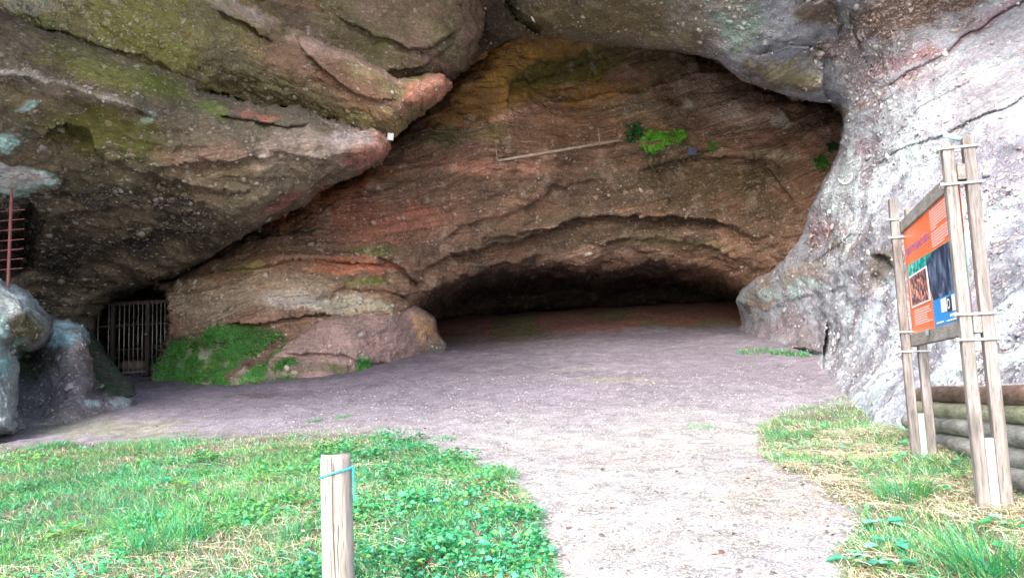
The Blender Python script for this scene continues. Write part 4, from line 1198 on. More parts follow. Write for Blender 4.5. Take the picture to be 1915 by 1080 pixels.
# ---------------------------------------------------------------- ledge rail, pegs, lamps, cable, ring
h1, n1_, _ = hit(930, 300, 'cave_wall'); h2, n2_, _ = hit(1158, 262, 'cave_wall')
yy = min(h1.y, h2.y) - .25
p1, p2 = V(930, 301, h1.y - .22), V(1160, 262, h2.y - .22)
M_PLK = wood_mat('pale_plank', (.3, .24, .2), (.5, .42, .36), 0)
rail = thing('handrail', p1, 'pale wooden plank rail on a rock ledge, left of the ferns', 'handrail')
MB().bar(p1, p2, .07, .05, Vector((0, 0, 1)), .006).build('plank', M_PLK, rail)
for px, y0, y1 in ((930, 266, 302), (1122, 240, 272)):
    f = (px - 930) / 230; Yp = p1.lerp(p2, f).y - .06
    t_ = V(px - 3, y0, Yp); b_ = V(px, y1, Yp)
    MB().tube([b_, b_.lerp(t_, .6), t_, t_ + Vector((-.05, .1, .02))], [.024, .022, .02, .016], 7).build('upright', M_PLK, rail, True)


def peg(px, y0, y1, rock, lb, w_=.07):
    h, n, _ = hit(px, y1, rock)
    a = h + n * .02; Yp = a.y - .05
    o = MB().bar(V(px, y1 + 3, Yp), V(px - 1, y0, Yp), w_, .05, Vector((1, 0, 0)), .006).build('peg', M_PLK, None, origin=V(px, y1, Yp))
    tag(o, lb, 'peg')


peg(577, 49, 64, 'overhang_nose', 'short pale wooden peg on top of the nose-shaped rock band')
peg(486, 421, 431, 'cave_wall', 'small wooden peg in the orange wall under the left overhang', .05)


def lamp(px, py, Yp, lb, cm, face, sz, yaw):
    c = V(px, py, Yp)
    r = thing('floodlight', c, lb, 'floodlight')
    M3 = Matrix.Rotation(yaw, 3, 'Z') @ Matrix.Rotation(math.radians(25), 3, 'X')
    def T(v): return M3 @ Vector(v) + c
    w_, h_, d_ = sz
    m = MB()
    fr_ = [(-w_, -d_, -h_), (w_, -d_, -h_), (w_, -d_, h_), (-w_, -d_, h_)]; bk = [(-w_ * .6, d_, -h_ * .6), (w_ * .6, d_, -h_ * .6), (w_ * .6, d_, h_ * .6), (-w_ * .6, d_, h_ * .6)]
    m.add([T(v) for v in fr_ + bk], [(3, 2, 1, 0), (4, 5, 6, 7)] + [(i, (i + 1) % 4, (i + 1) % 4 + 4, i + 4) for i in range(4)])
    m.build('housing', cm, r)
    m = MB(); m.add([T((x * .85, -d_ - .004, z * .85)) for x, z in ((-w_, -h_), (w_, -h_), (w_, h_), (-w_, h_))], [(0, 1, 2, 3)])
    m.build('glass', face, r)
    m = MB(); m.tube([T((-w_ - .01, 0, 0)), T((-w_ - .01, .02, h_ + .06)), T((w_ + .01, .02, h_ + .06)), T((w_ + .01, 0, 0))], .009, 6)
    m.build('bracket', M_FRAME, r, True)
    return r


hn, _, _ = hit(722, 262, 'overhang_mass', 'overhang_nose')
lamp(729, 255, 15.2, 'small white floodlight fixed under the tip of the left overhang', plain('white_housing', (.7, .7, .66), .4), plain('white_glass', (.8, .8, .78), .15), (.07, .075, .05), .5)
hl, _, _ = hit(1293, 283, 'cave_wall')
lamp(1293, 282, hl.y - .2, 'small blue grey floodlight on the cave wall beside the ferns', plain('blue_grey_housing', (.14, .17, .24), .4), plain('dark_glass', (.12, .16, .25), .1), (.13, .1, .07), .25)
pts = []
for px, py in ((1270, 275), (1280, 284), (1296, 276), (1310, 284), (1330, 285)):
    h, n, _ = hit(px, py, 'cave_wall'); pts.append(h + n * .06)
o = MB().tube(pts, .009, 6).build('cable', M_FRAME, None, True, origin=pts[0]); tag(o, 'thin dark cable looping at the blue grey floodlight', 'cable')
pts = []
for i in range(14):
    px = 780 + 165 * i / 13; py = 242 + 6 * math.sin(i / 13 * 2.4) - 22 * max(0, (i - 6) / 7) ** 1.4
    h, n, _ = hit(px, py, 'cave_wall'); pts.append(Vector((V(px, py, h.y - .1))))
o = MB().tube(pts, .011, 6).build('cable', plain('grey_cable', (.22, .19, .16), .6), None, True, origin=pts[0]); tag(o, 'thin grey cable slung along the wall under the ochre rock', 'cable')
h, n, _ = hit(1540, 318, 'cliff')
pts = []
for i in range(15):
    a = math.radians(-25 + i / 14 * 190)
    q, n, _ = hit(1583 + 13 * math.cos(a), 330 + 15 * math.sin(a), 'cliff'); pts.append(q + n * .03)
o = MB().tube(pts, .012, 6).build('hoop', plain('white_hoop', (.8, .8, .76), .5), None, True, origin=h); tag(o, 'thin white hoop-shaped arc fixed on the pale cliff beside the arch', 'hoop')

# pine cone, dark stone
gp_ = lambda px, py: (lambda Y: Vector(P(px, py, Y).tolist()))(gd(px, py))
c = gp_(1347, 1040)
M_CONE = plain('cone_scales', (.12, .06, .045), .8, 0, .4, 60)
m = MB(); L = .045
for r_ in range(8):
    f = r_ / 7; rad = .016 * math.sin(math.pi * (f * .85 + .1)) + .003
    for i in range(9):
        a = 2 * math.pi * (i + .5 * (r_ % 2)) / 9
        x = -L / 2 + L * f
        b0 = Vector((x, rad * .6 * math.cos(a), rad * .6 * math.sin(a))); t1 = Vector((x + .007, rad * 1.15 * math.cos(a), rad * 1.15 * math.sin(a)))
        t_ = Vector((0, -math.sin(a), math.cos(a))) * .005
        q = [b0 - t_, t1 - t_ * 1.3, t1 + t_ * 1.3, b0 + t_]
        q += [v + Vector((.002, 0, 0)) for v in q]
        m.add([Matrix.Rotation(.3, 3, 'Z') @ v + c + Vector((0, 0, .014)) for v in q], [(0, 1, 2, 3), (7, 6, 5, 4), (0, 4, 5, 1), (1, 5, 6, 2), (2, 6, 7, 3), (3, 7, 4, 0)])
tag(m.build('pine_cone', M_CONE, None, origin=c), 'small brown pine cone lying on the pale gravel path', 'pine cone')
M_STONE = plain('grey_stone', (.22, .2, .19), .85, 0, .4, 40)


def stone(px, py, sz, lb, sd_):
    c = gp_(px, py); rg = np.random.default_rng(sd_)
    pv = []
    # a lumpy stone: two icosahedra levels
    v = ICO_V / np.linalg.norm(ICO_V, axis=1, keepdims=True); f = ICO_F
    for _ in range(2):
        mid = {}; nv = v.tolist(); nf = []
        def md(a, b):
            k_ = (min(a, b), max(a, b))
            if k_ not in mid:
                q = (np.array(nv[a]) + np.array(nv[b])) / 2; nv.append((q / np.linalg.norm(q)).tolist()); mid[k_] = len(nv) - 1
            return mid[k_]
        for a, b, d in f:
            x, y, z = md(a, b), md(b, d), md(d, a); nf += [(a, x, z), (b, y, x), (d, z, y), (x, y, z)]
        v = np.array(nv); f = nf
    r = 1 + .25 * fbm(v[:, 0] * 1.5 + sd_, v[:, 1] * 1.5, v[:, 2] * 1.5, 3)
    v = v * r[:, None] * np.array([1.2, .8, .6]) * sz
    o = MB().add([Vector(q) + c for q in v.tolist()], [tuple(q) for q in f]).build('stone', M_STONE, None, False, origin=c)
    tag(o, lb, 'stone')


stone(1352, 921, .035, 'dark jagged stone in the middle of the pale path', 3)
stone(1440, 922, .018, 'tiny dark stone on the path right of the jagged stone', 5)
# ================================================================== VEGETATION AND GRAVEL
def leaf_material(name, transl=.35, rough=.6):
    k = NT(name)
    col = k.n('Attribute', attribute_name='Col').outputs['Color']
    pos = k.n('NewGeometry').outputs['Position']
    n = k.n('TexNoise', ins={'Vector': pos, 'Scale': 90.0, 'Detail': 2.0}).outputs[0]
    c = k.mixc(1.0, col, k.ramp(n, [(.3, .8), (.7, 1.2)]), 'MULTIPLY')
    b = k.n('BsdfPrincipled', ins={'Base Color': c, 'Roughness': rough, 'Specular IOR Level': .35})
    t = k.n('BsdfTranslucent', ins={0: k.mixc(1.0, c, (1.2, 1.3, .7, 1), 'MULTIPLY')})
    mx = k.n('MixShader', ins={0: transl, 1: b.outputs[0], 2: t.outputs[0]})
    o = k.n('OutputMaterial'); k.t.links.new(mx.outputs[0], o.inputs[0])
    return k.m


M_GRASS = leaf_material('grass_blade', .3); M_STRAW = leaf_material('dry_straw', .1, .8); M_LEAF = leaf_material('broad_leaf', .3, .5)
EM = np.array((.045, .3, .115)); YG = np.array((.17, .34, .07)); TL = np.array((.08, .36, .22)); DG = np.array((.03, .18, .08)); ST = np.array((.5, .43, .28)); BR = np.array((.3, .2, .13)); PL = np.array((.6, .55, .48))


def blades(base, h, w, rg, bend=.5, lean=.35, az=None):
    """base (n,3); 7-vertex blades"""
    n = len(base)
    az = rg.uniform(0, 2 * math.pi, n) if az is None else az
    D = np.stack([np.cos(az), np.sin(az), np.zeros(n)], 1)
    Sd = np.stack([-np.sin(az), np.cos(az), np.zeros(n)], 1)
    fa = rg.uniform(0, math.pi, n)
    Sd = Sd * np.cos(fa * .4)[:, None] + D * np.sin(fa * .4)[:, None]
    b = bend * rg.uniform(.2, 1.6, n); l = lean * rg.uniform(0, 1.5, n)
    out = []
    for t, wf in ((0, 1.0), (.4, .9), (.75, .6), (1.0, 0)):
        hor = (l * t + b * t * t) * h
        ver = h * t * np.sqrt(np.clip(1 - .5 * (b * t) ** 2, .05, 1))
        c = base + D * hor[:, None]; c = c + np.array([0, 0, 1]) * ver[:, None]
        if wf > 0:
            out += [c - Sd * (w * wf / 2)[:, None], c + Sd * (w * wf / 2)[:, None]]
        else: out.append(c)
    v = np.stack(out, 1).reshape(-1, 3)
    o = (np.arange(n) * 7)[:, None]
    q = np.concatenate([o + np.array([[0, 1, 3, 2]]), o + np.array([[2, 3, 5, 4]])]); t3 = o + np.array([[4, 5, 6]])
    return v, q, t3


def leaves(c, D, N, L, W, fold=.25, rg=None):
    """c base; D direction along the leaf; N normal; 8-vertex leaf folded along the midrib"""
    n = len(c)
    D = D / np.linalg.norm(D, axis=1, keepdims=True)
    S_ = np.cross(D, N); S_ /= np.linalg.norm(S_, axis=1, keepdims=True) + 1e-9
    N = np.cross(S_, D)
    L = L[:, None]; W = W[:, None]
    pts = [c, c + D * L * .3 + S_ * W * .5 + N * W * fold, c + D * L * .68 + S_ * W * .4 + N * W * fold * .8, c + D * L - N * L * .12,
           c + D * L * .68 - S_ * W * .4 + N * W * fold * .8, c + D * L * .3 - S_ * W * .5 + N * W * fold, c + D * L * .35, c + D * L * .7 - N * L * .02]
    v = np.stack(pts, 1).reshape(-1, 3); o = (np.arange(n) * 8)[:, None]
    q = np.concatenate([o + np.array([[6, 1, 2, 7]]), o + np.array([[5, 6, 7, 4]])])
    t3 = np.concatenate([o + np.array([[0, 1, 6]]), o + np.array([[0, 6, 5]]), o + np.array([[7, 2, 3]]), o + np.array([[4, 7, 3]])])
    return v, q, t3


def pick(cols, probs, n, rg, var=.2):
    c = np.array(cols)[rg.choice(len(cols), n, p=np.array(probs) / sum(probs))]
    return c * rg.uniform(1 - var, 1 + var, (n, 1)) * rg.uniform(.94, 1.06, (n, 3))


rg = np.random.default_rng(21)


def sample(n, x0, x1, y0, y1, pg, soft=10, pw=1.3):
    # more samples near the viewer
    y = (y0 ** (1 - pw) + rg.random(n * 3) * (y1 ** (1 - pw) - y0 ** (1 - pw))) ** (1 / (1 - pw))
    x = rg.uniform(x0, x1, n * 3)
    p = np.stack([x, y, gz_raw(x, y)], 1)
    u, v = PX(p)
    d = seg_dist(u, v, pg, True)[0]; ii = inside(u, v, pg)
    nn = fbm(x * 4, y * 4, x * 0, 3)
    ok = (np.where(ii, d, -d) + nn * soft + rg.normal(size=len(x)) * soft * .4) > 0
    ok &= (u > -260) & (u < 2200)
    x, y = x[ok][:n], y[ok][:n]
    return np.stack([x, y, ground_z(x, y)], 1)


def zone(p, seed=0, s=1.4): return fbm(p[:, 0] * s + seed, p[:, 1] * s, p[:, 0] * 0 + seed, 4, .6)


def join(parts):
    vs, qs, ts, cs = [], [], [], []; n = 0
    for (v, q, t, c, k_) in parts:
        vs.append(v); qs.append(q + n); ts.append(t + n); cs.append(np.repeat(c, k_, 0)); n += len(v)
    return np.vstack(vs), [np.vstack(qs), np.vstack(ts)], np.vstack(cs)


def no_post(p):
    return (np.hypot(p[:, 0] - pt.x, p[:, 1] - pt.y) > .055)


# short grass, both banks
for nm, pg, x0, x1, y0, y1, n, lab in (('grass', GRASS_L, -8.5, 1.2, 2.2, 10.2, 120000, 'short bright green grass on the left bank'),
                                       ('grass', GRASS_R, 1.2, 6.5, 2.2, 10.5, 60000, 'dry thin grass on the right verge')):
    p = sample(n, x0, x1, y0, y1, pg); p = p[no_post(p)]
    left = pg is GRASS_L
    z = zone(p, 2); z2 = zone(p, 9, 3.2)
    keep = rg.random(len(p)) < np.clip(.62 + z2 * .55, .12, 1); p = p[keep]; z = z[keep]; z2 = z2[keep]
    h = (.045 + .035 * np.clip(z + .3, 0, 1)) * rg.uniform(.4, 1.5, len(p)) * (1.0 if left else .8)
    w_ = rg.uniform(.002, .0042, len(p)) * (1 + p[:, 1] / 16)
    v, q, t3 = blades(p, h, w_, rg, .7, .6)
    dryp = (np.clip(.1 + .4 * (z < -.3) + .2 * (z2 < -.3), 0, .9)) if left else np.clip(.28 + .4 * (z < -.1), 0, .92)
    c = pick([EM, YG, TL, DG], [.46, .16 if left else .45, .26, .12], len(p), rg)
    c *= (1 + .4 * np.clip(zone(p, 14, .9), -1, 1))[:, None]; yy_ = rg.random(len(p)) < np.clip(zone(p, 23, .8), 0, .8); c[yy_] = c[yy_] * .5 + YG * .55
    dry = rg.random(len(p)) < dryp
    c[dry] = pick([ST, BR, PL], [.6, .12, .3], dry.sum(), rg)
    me = np_mesh(nm, v, [q, t3], M_GRASS, {'Col': np.repeat(c, 7, 0)})
    tag(link(nm, me), lab, kind='stuff')

# creeping broad leaved ground cover
p = sample(90000, -8.5, 1.2, 2.2, 9.6, GRASS_L); p = p[no_post(p)]
z = zone(p, 5, 1.1); keep = rg.random(len(p)) < np.clip(.5 + z * 1.1, .04, 1); p = p[keep]; z = z[keep]
pr_ = sample(9000, 1.2, 6.0, 2.2, 8.5, GRASS_R, pw=1.8); zr = zone(pr_, 7, 2.2); pr_ = pr_[zr > .18]
p = np.vstack([p, pr_]); n = len(p)
z2_ = np.clip(zone(p, 31, 2.6), 0, 1); p[:, 2] += rg.uniform(.0, 1, n) * (.03 + .11 * z2_)
az = rg.uniform(0, 2 * math.pi, n); D = np.stack([np.cos(az), np.sin(az), rg.uniform(-.25, .35, n)], 1)
N_ = np.stack([rg.normal(0, .45, n), rg.normal(-.25, .45, n), np.ones(n)], 1)
L = rg.uniform(.008, .024, n) * (1 + p[:, 1] / 22) * (1 + 1.1 * z2_)
v, q, t3 = leaves(p, D, N_, L, L * rg.uniform(.7, 1.05, n))
c = pick([EM, TL, YG, DG, np.array((.1, .36, .14))], [.36, .28, .08, .2, .14], n, rg, .35)
c *= (1 + .45 * np.clip(zone(p, 41, 1.0), -1, 1))[:, None]; yy_ = rg.random(len(p)) < np.clip(zone(p, 23, .8), 0, .7); c[yy_] = c[yy_] * .5 + YG * .5
me = np_mesh('ground_cover', v, [q, t3], M_LEAF, {'Col': np.repeat(c, 8, 0)})
tag(link('ground_cover', me), 'low creeping leafy weeds among the grass', kind='stuff')

# dry straw lying on the banks
pa = sample(15000, -8, 1.2, 2.2, 9, GRASS_L); za = zone(pa, 2); pa = pa[(za < -.08) & no_post(pa)]
pb = sample(17000, 1.2, 6.2, 2.2, 10, GRASS_R, 24); zb_r = zone(pb, 2); pb = pb[zb_r < .1]
ps = sample(1500, -1.5, 4.5, 3, 9, [(850, 850), (1450, 760), (1700, 900), (1620, 1100), (980, 1100)], 20)
p = np.vstack([pa, pb, ps]); n = len(p); p[:, 2] += rg.uniform(.002, .035, n)
az = rg.uniform(0, 2 * math.pi, n)
L = rg.uniform(.05, .17, n); wv_ = rg.uniform(.0016, .0032, n) * (1 + p[:, 1] / 14)
D = np.stack([np.cos(az), np.sin(az), rg.uniform(-.05, .3, n)], 1); Sd = np.stack([-np.sin(az), np.cos(az), np.zeros(n)], 1)
cv = rg.normal(0, .3, n)
pts_ = []
for t in (0, .33, .66, 1):
    ctr = p + D * (L * t)[:, None] + Sd * (cv * L * t * t)[:, None]; ctr[:, 2] -= (.2 * L * t * t)
    ctr[:, 2] = np.maximum(ctr[:, 2], ground_z(ctr[:, 0], ctr[:, 1]) + .003)
    pts_ += [ctr - Sd * (wv_ / 2)[:, None], ctr + Sd * (wv_ / 2)[:, None] + np.array([0, 0, .001])]
v = np.stack(pts_, 1).reshape(-1, 3); o_ = (np.arange(n) * 8)[:, None]
q = np.concatenate([o_ + np.array([[0, 1, 3, 2]]), o_ + np.array([[2, 3, 5, 4]]), o_ + np.array([[4, 5, 7, 6]])])
c = pick([ST, PL, BR], [.55, .3, .15], n, rg)
me = np_mesh('dry_straw', v, [q], M_STRAW, {'Col': np.repeat(c, 8, 0)})
tag(link('dry_straw', me), 'dead straw lying in the grass and along the path edge', kind='stuff')


def tuft_mesh(px, py, n, rad, h, w_, cols, probs, seed, bend=.6, lean=.7):
    r = np.random.default_rng(seed); c0 = gp_(px, py)
    a = r.uniform(0, 2 * math.pi, n); rr_ = rad * np.sqrt(r.random(n))
    b = np.stack([c0.x + rr_ * np.cos(a), c0.y + rr_ * np.sin(a), np.zeros(n)], 1); b[:, 2] = ground_z(b[:, 0], b[:, 1])
    hh = h * r.uniform(.3, 1.2, n)
    v, q, t3 = blades(b, hh, np.full(n, w_) * r.uniform(.6, 1.2, n), r, bend, lean, a + r.normal(0, 1.1, n))
    return c0, v, [q, t3], np.repeat(pick(cols, probs, n, r), 7, 0)


for px, py, n, rad, h, w_, sd_, lab in ((310, 1030, 330, .24, .2, .006, 1, 'tall emerald grass tuft left of the wooden post, the largest on the left bank'),
                                      (250, 985, 130, .12, .15, .006, 2, 'darker upright grass tuft just up-left of the largest tuft on the left bank'),
                                      (1845, 1062, 220, .13, .24, .006, 3, 'tall bright grass tuft at the lower right corner, in front of the board'),
                                      (1690, 930, 300, .15, .17, .005, 4, 'dark green arching grass tuft left of the near board posts'),
                                      (545, 1010, 160, .1, .15, .004, 5, 'short grass tuft immediately left of the wooden post'),
                                      (1220 - 280, 900, 160, .14, .1, .004, 8, 'small grass tuft at the right rim of the left bank'),
                                      (90, 838, 200, .28, .12, .006, 6, 'grass clump at the far rim of the left bank, below the boulder'),
                                      (1480, 820, 200, .25, .1, .005, 7, 'grass clump at the far left end of the right verge')):
    c0, v, f, cc = tuft_mesh(px, py, n, rad, h, w_, [EM, TL, YG, DG], [.5, .2, .2, .2], sd_)
    o = link('grass_tuft', np_mesh('grass_tuft', v - np.array(c0), f, M_GRASS, {'Col': cc})); o.location = c0
    tag(o, lab, 'grass tuft', 'taller grass tufts')

# small green sprigs on bare earth
for px, py, rad, lab in ((590, 787, .12, 'left one of two tiny green sprigs on the bare earth above the grass'), (640, 781, .14, 'right one of two tiny green sprigs on the bare earth above the grass'),
                        (828, 822, .16, 'tiny sprig at the top right rim of the left grass bank'), (1310, 800, .2, 'thin faded sprig where lilac earth meets pale gravel'),
                        (1412, 659, .4, 'leftmost weed at the foot of the cliff spur'), (1462, 663, .22, 'middle weed at the foot of the cliff spur'), (1500, 665, .35, 'rightmost weed at the foot of the cliff spur')):
    c0, v, f, cc = tuft_mesh(px, py, 90, rad, .07 if py > 700 else .13, .006 if py > 700 else .02, [EM, TL, YG], [.5, .2, .3], px, .8, .8)
    o = link('sprig', np_mesh('sprig', v - np.array(c0), f, M_GRASS, {'Col': cc})); o.location = c0
    tag(o, lab, 'weed', 'small sprigs on bare ground')


def leafy_plant(px, py, n, L, h, cols, seed, lab, rad=.06, round_=.85):
    """rosette of stalked broad leaves"""
    r = np.random.default_rng(seed); c0 = gp_(px, py); c0 = Vector((c0.x, c0.y, float(ground_z(c0.x, c0.y))))
    root = thing('broadleaf_plant', c0, lab, 'plant', 'broad leaved weeds')
    az = np.arange(n) * 2.4 + r.uniform(0, .6, n); rr_ = rad * r.uniform(.2, 1.0, n)
    b = np.stack([rr_ * np.cos(az), rr_ * np.sin(az), h * r.uniform(.35, 1.0, n)], 1)
    m = MB()
    for q_ in b: m.tube([c0, c0 + Vector((q_[0] * .4, q_[1] * .4, q_[2] * .6)), c0 + Vector(q_.tolist())], .0022, 5)
    m.build('stem', plain('stem_%d' % seed, tuple(YG * .8), .6), root, True)
    # each leaf: scalloped disc with a fold and a droop
    vs, fs, cs = [], [], []
    k_ = 14
    for i in range(n):
        D = Vector((math.cos(az[i]), math.sin(az[i]), r.uniform(-.2, .3))).normalized(); S2 = D.cross(Vector((0, 0, 1))).normalized(); N2 = S2.cross(D)
        l = L * r.uniform(.7, 1.2); o0 = len(vs); b0 = Vector(b[i].tolist())
        vs.append(b0 + D * l * .42); cc = pick(cols, [1] * len(cols), 1, r)[0]; cs.append(cc)
        for j in range(k_):
            a = 2 * math.pi * j / k_
            rad_ = .5 * l * (1 + .09 * (j % 2) - .35 * max(0, -math.cos(a)) ** 6)
            x_, y_ = math.cos(a) * rad_, math.sin(a) * rad_ * round_
            vs.append(b0 + D * (l * .5 + x_) + S2 * y_ + N2 * (abs(y_) * .35 - .12 * x_ * x_ / l + r.normal(0, l * .02))); cs.append(cc * r.uniform(.85, 1.1))
        fs += [(o0, o0 + 1 + j, o0 + 1 + (j + 1) % k_) for j in range(k_)]
    o = link('leaves', np_mesh('leaves', np.array([tuple(q_) for q_ in vs]), [np.array(fs)], M_LEAF, {'Col': np.array(cs)}), root)
    return root


BT = np.array((.06, .34, .22)); PT = np.array((.2, .5, .42))
leafy_plant(330, 925, 16, .075, .15, [BT, EM, YG * .9], 1, 'largest round leaved plant, left of the wooden post', .1)
leafy_plant(372, 890, 14, .05, .16, [DG * 1.5, TL], 2, 'dark upright leafy plant right behind the largest round leaved plant', .08)
leafy_plant(800, 985, 18, .04, .06, [DG * 1.6, EM], 3, 'low dense leafy weed right of the wooden post', .16)
leafy_plant(1648, 978, 6, .085, .04, [PT, BT], 4, 'pale teal flat leaved weed at the path edge of the right verge', .05)
leafy_plant(1668, 1030, 6, .08, .04, [PT, BT], 5, 'flat teal leaved weed below the pale teal one', .07)
leafy_plant(1600, 1062, 5, .095, .03, [BT], 6, 'flat broad leaf lowest on the path edge, bottom right', .05)
leafy_plant(1680, 1074, 7, .07, .05, [PT, BT], 7, 'pale weed at the bottom rim between path edge and tall tuft', .05)
leafy_plant(1762, 880, 12, .05, .1, [EM, TL], 8, 'leafy weed against the lowest grey log, between the post pairs', .12)
leafy_plant(1790, 905, 10, .05, .08, [EM, YG], 9, 'leafy weed at the left side of the near board posts', .1)
leafy_plant(1897, 875, 9, .045, .05, [BT, TL], 10, 'teal weed in front of the logs right of the near posts', .07)
leafy_plant(1740, 930, 12, .05, .07, [YG, EM], 11, 'yellow green leafy weed right of the dark arching tuft', .13)
leafy_plant(1895, 990, 8, .07, .05, [PT, EM], 12, 'pale leafy weed at the right frame edge below the posts', .09)
leafy_plant(1530, 803, 8, .05, .04, [BT, PT], 13, 'pale leaf weed in the far part of the right verge', .1)
leafy_plant(120, 1000, 14, .06, .09, [EM, YG], 14, 'leafy plant at the lower left corner of the bank', .12)
leafy_plant(500, 905, 14, .05, .09, [YG, TL], 15, 'yellow green leafy plant up-left of the wooden post', .12)
leafy_plant(560, 950, 12, .05, .08, [YG * 1.2, EM], 16, 'light green nettle-like plant touching the left side of the wooden post', .1)

# ferns on the cave wall
def fern(px, py, fr_list, cols, lab, rock='cave_wall', nm='fern', off=.12, seed=1, pin=.11):
    r = np.random.default_rng(seed)
    h, n, _ = hit(px, py, rock); base = h + Vector((0, -off * .3, 0))
    root = thing(nm, h, lab, 'fern', 'plants growing on the cave wall')
    for (dx, dz, ln, droop) in fr_list:
        m = MB(); pts = []; D = Vector((dx, -.35, dz)).normalized()
        for i in range(16):
            t = i / 15; pts.append(base + D * ln * t + Vector((0, -.05 * t, -droop * t * t)))
        C_, DD, NN, LL = [], [], [], []
        for i in range(1, 16):
            T_ = (pts[i] - pts[i - 1]).normalized(); S2 = T_.cross(Vector((0, -1, .3))).normalized()
            for sg in (-1, 1):
                C_.append(tuple(pts[i])); DD.append(tuple(S2 * sg + T_ * .45)); NN.append((r.normal(0, .2), -1, .5)); LL.append(pin * math.sin(math.pi * min(1, (i / 15) * .8 + .22)) * r.uniform(.85, 1.1))
        LL = np.array(LL)
        v, q, t3 = leaves(np.array(C_), np.array(DD), np.array(NN), LL, LL * .42, .1)
        c = np.repeat(pick(cols, [1] * len(cols), len(LL), r, .15), 8, 0)
        m.tube(pts, .009, 5)
        mv = np.array([tuple(a_) for a_ in m.v]); mf = np.array([f_ for f_ in m.f if len(f_) == 4])
        me = np_mesh('frond', np.vstack([v, mv]) - np.array(h), [q, t3, mf + len(v)], M_LEAF, {'Col': np.vstack([c, np.tile([.1, .16, .04], (len(mv), 1))])})
        link('frond', me, root)
    return root


M_RACH = plain('rachis', (.1, .16, .04), .6)
FG = np.array((.17, .5, .06)); FD = np.array((.03, .2, .06))
fern(1213, 262, [(-.6, -.2, .42, .25), (-.9, .1, .35, .2), (-.2, -.5, .6, .15), (.1, -.7, .6, .1), (.3, -.5, .6, .1), (.5, -.4, .65, .2), (.9, .1, .8, .25), (1, .3, .9, .2), (1, -.2, .7, .2), (.7, .5, .6, .25), (.3, .1, .5, .3), (.9, -.1, 1.0, .3), (-.1, -.9, .4, .05), (.35, -.8, .45, .05), (-.4, -.7, .35, .05), (-.3, .3, .3, .1), (.2, .5, .4, .1)], [FG, FG * 1.2], 'largest bright green fern on the cave wall above the dark recess', seed=3, pin=.16)
fern(1262, 255, [(-.2, .4, .3, .1), (.5, .3, .4, .15), (.9, .1, .45, .15), (1, -.1, .35, .15), (.3, -.5, .3, .1)], [FG, FG * 1.25], 'bright fern just right of the largest fern on the cave wall', seed=4, pin=.12)
fern(1328, 270, [(-.3, .4, .2, .1), (.3, -.5, .28, .1), (.6, .1, .24, .1), (.0, -.8, .3, .1)], [FG * .9, YG], 'small fern just right of the blue grey floodlight', seed=5, pin=.08)
fern(1532, 303, [(-.8, .2, .26, .1), (-.5, -.5, .26, .1), (.2, .5, .26, .1), (.5, -.3, .26, .1), (.0, -.7, .22, .1), (.8, .2, .24, .1), (-.2, .8, .24, .1)], [FG * .8, FD], 'round bushy green fern at the right end of the cave wall beside the pale cliff', seed=6, pin=.11)
fern(1553, 276, [(-.6, .3, .24, .1), (-.1, .7, .22, .1), (.4, .2, .2, .1), (-.3, -.5, .2, .1)], [FD * .7], 'dark small fern above the round bushy fern by the pale cliff', seed=7, pin=.1)


def wall_leaf_clump(px, py, rx, ry, n, L0, cols, lab, rock, seed, root_px=None):
    r = np.random.default_rng(seed); h, nn, _ = hit(px, py, rock)
    root = thing('wall_plant', h, lab, 'plant', 'plants growing on the cave wall')
    s_ = h.y / F_PX
    a = r.uniform(0, 2 * math.pi, n); q_ = np.sqrt(r.random(n))
    c = np.stack([h.x + rx * s_ * q_ * np.cos(a), h.y - .05 - r.random(n) * .3, h.z + ry * s_ * q_ * np.sin(a)], 1)
    D = np.stack([r.normal(0, 1, n), r.normal(-.5, .4, n), r.normal(-.5, .7, n)], 1); NN = np.stack([r.normal(0, .3, n), -np.ones(n), r.normal(.6, .3, n)], 1)
    L = L0 * r.uniform(.7, 1.3, n)
    v, q, t3 = leaves(c, D, NN, L, L * .8)
    link('leaves', np_mesh('leaves', v - np.array(h), [q, t3], M_LEAF, {'Col': np.repeat(pick(cols, [1] * len(cols), n, r, .25), 8, 0)}), root)
    m = MB()
    for i in range(0, n, 6): m.tube([h, h.lerp(Vector(c[i].tolist()), .5) + Vector((0, -.06, .02)), Vector(c[i].tolist())], .007, 5)
    if root_px:
        pts = [V(x_, y_, h.y - .25) for x_, y_ in root_px]; m.tube(pts, [.02] * (len(pts) - 1) + [.008], 6)
    m.build('stem', M_RACH, root, True)


wall_leaf_clump(1183, 252, 17, 21, 90, .1, [FD * 1.2, np.array((.02, .2, .06))], 'dark green leafy clump left of the largest fern, at the end of the plank rail', 'cave_wall', 11)
wall_leaf_clump(1222, 300, 8, 22, 16, .05, [np.array((.3, .33, .25))], 'thin pale roots hanging below the largest fern', 'cave_wall', 12, [(1214, 288), (1219, 298), (1216, 308), (1222, 318)])
for px, py, rx, ry, n, lab in ((1345, 300, 26, 30, 26, 'sparse yellow green sprigs hanging under the small fern'),):
    wall_leaf_clump(px, py, rx, ry, n, .05, [YG * .6], lab, 'cave_wall', px)

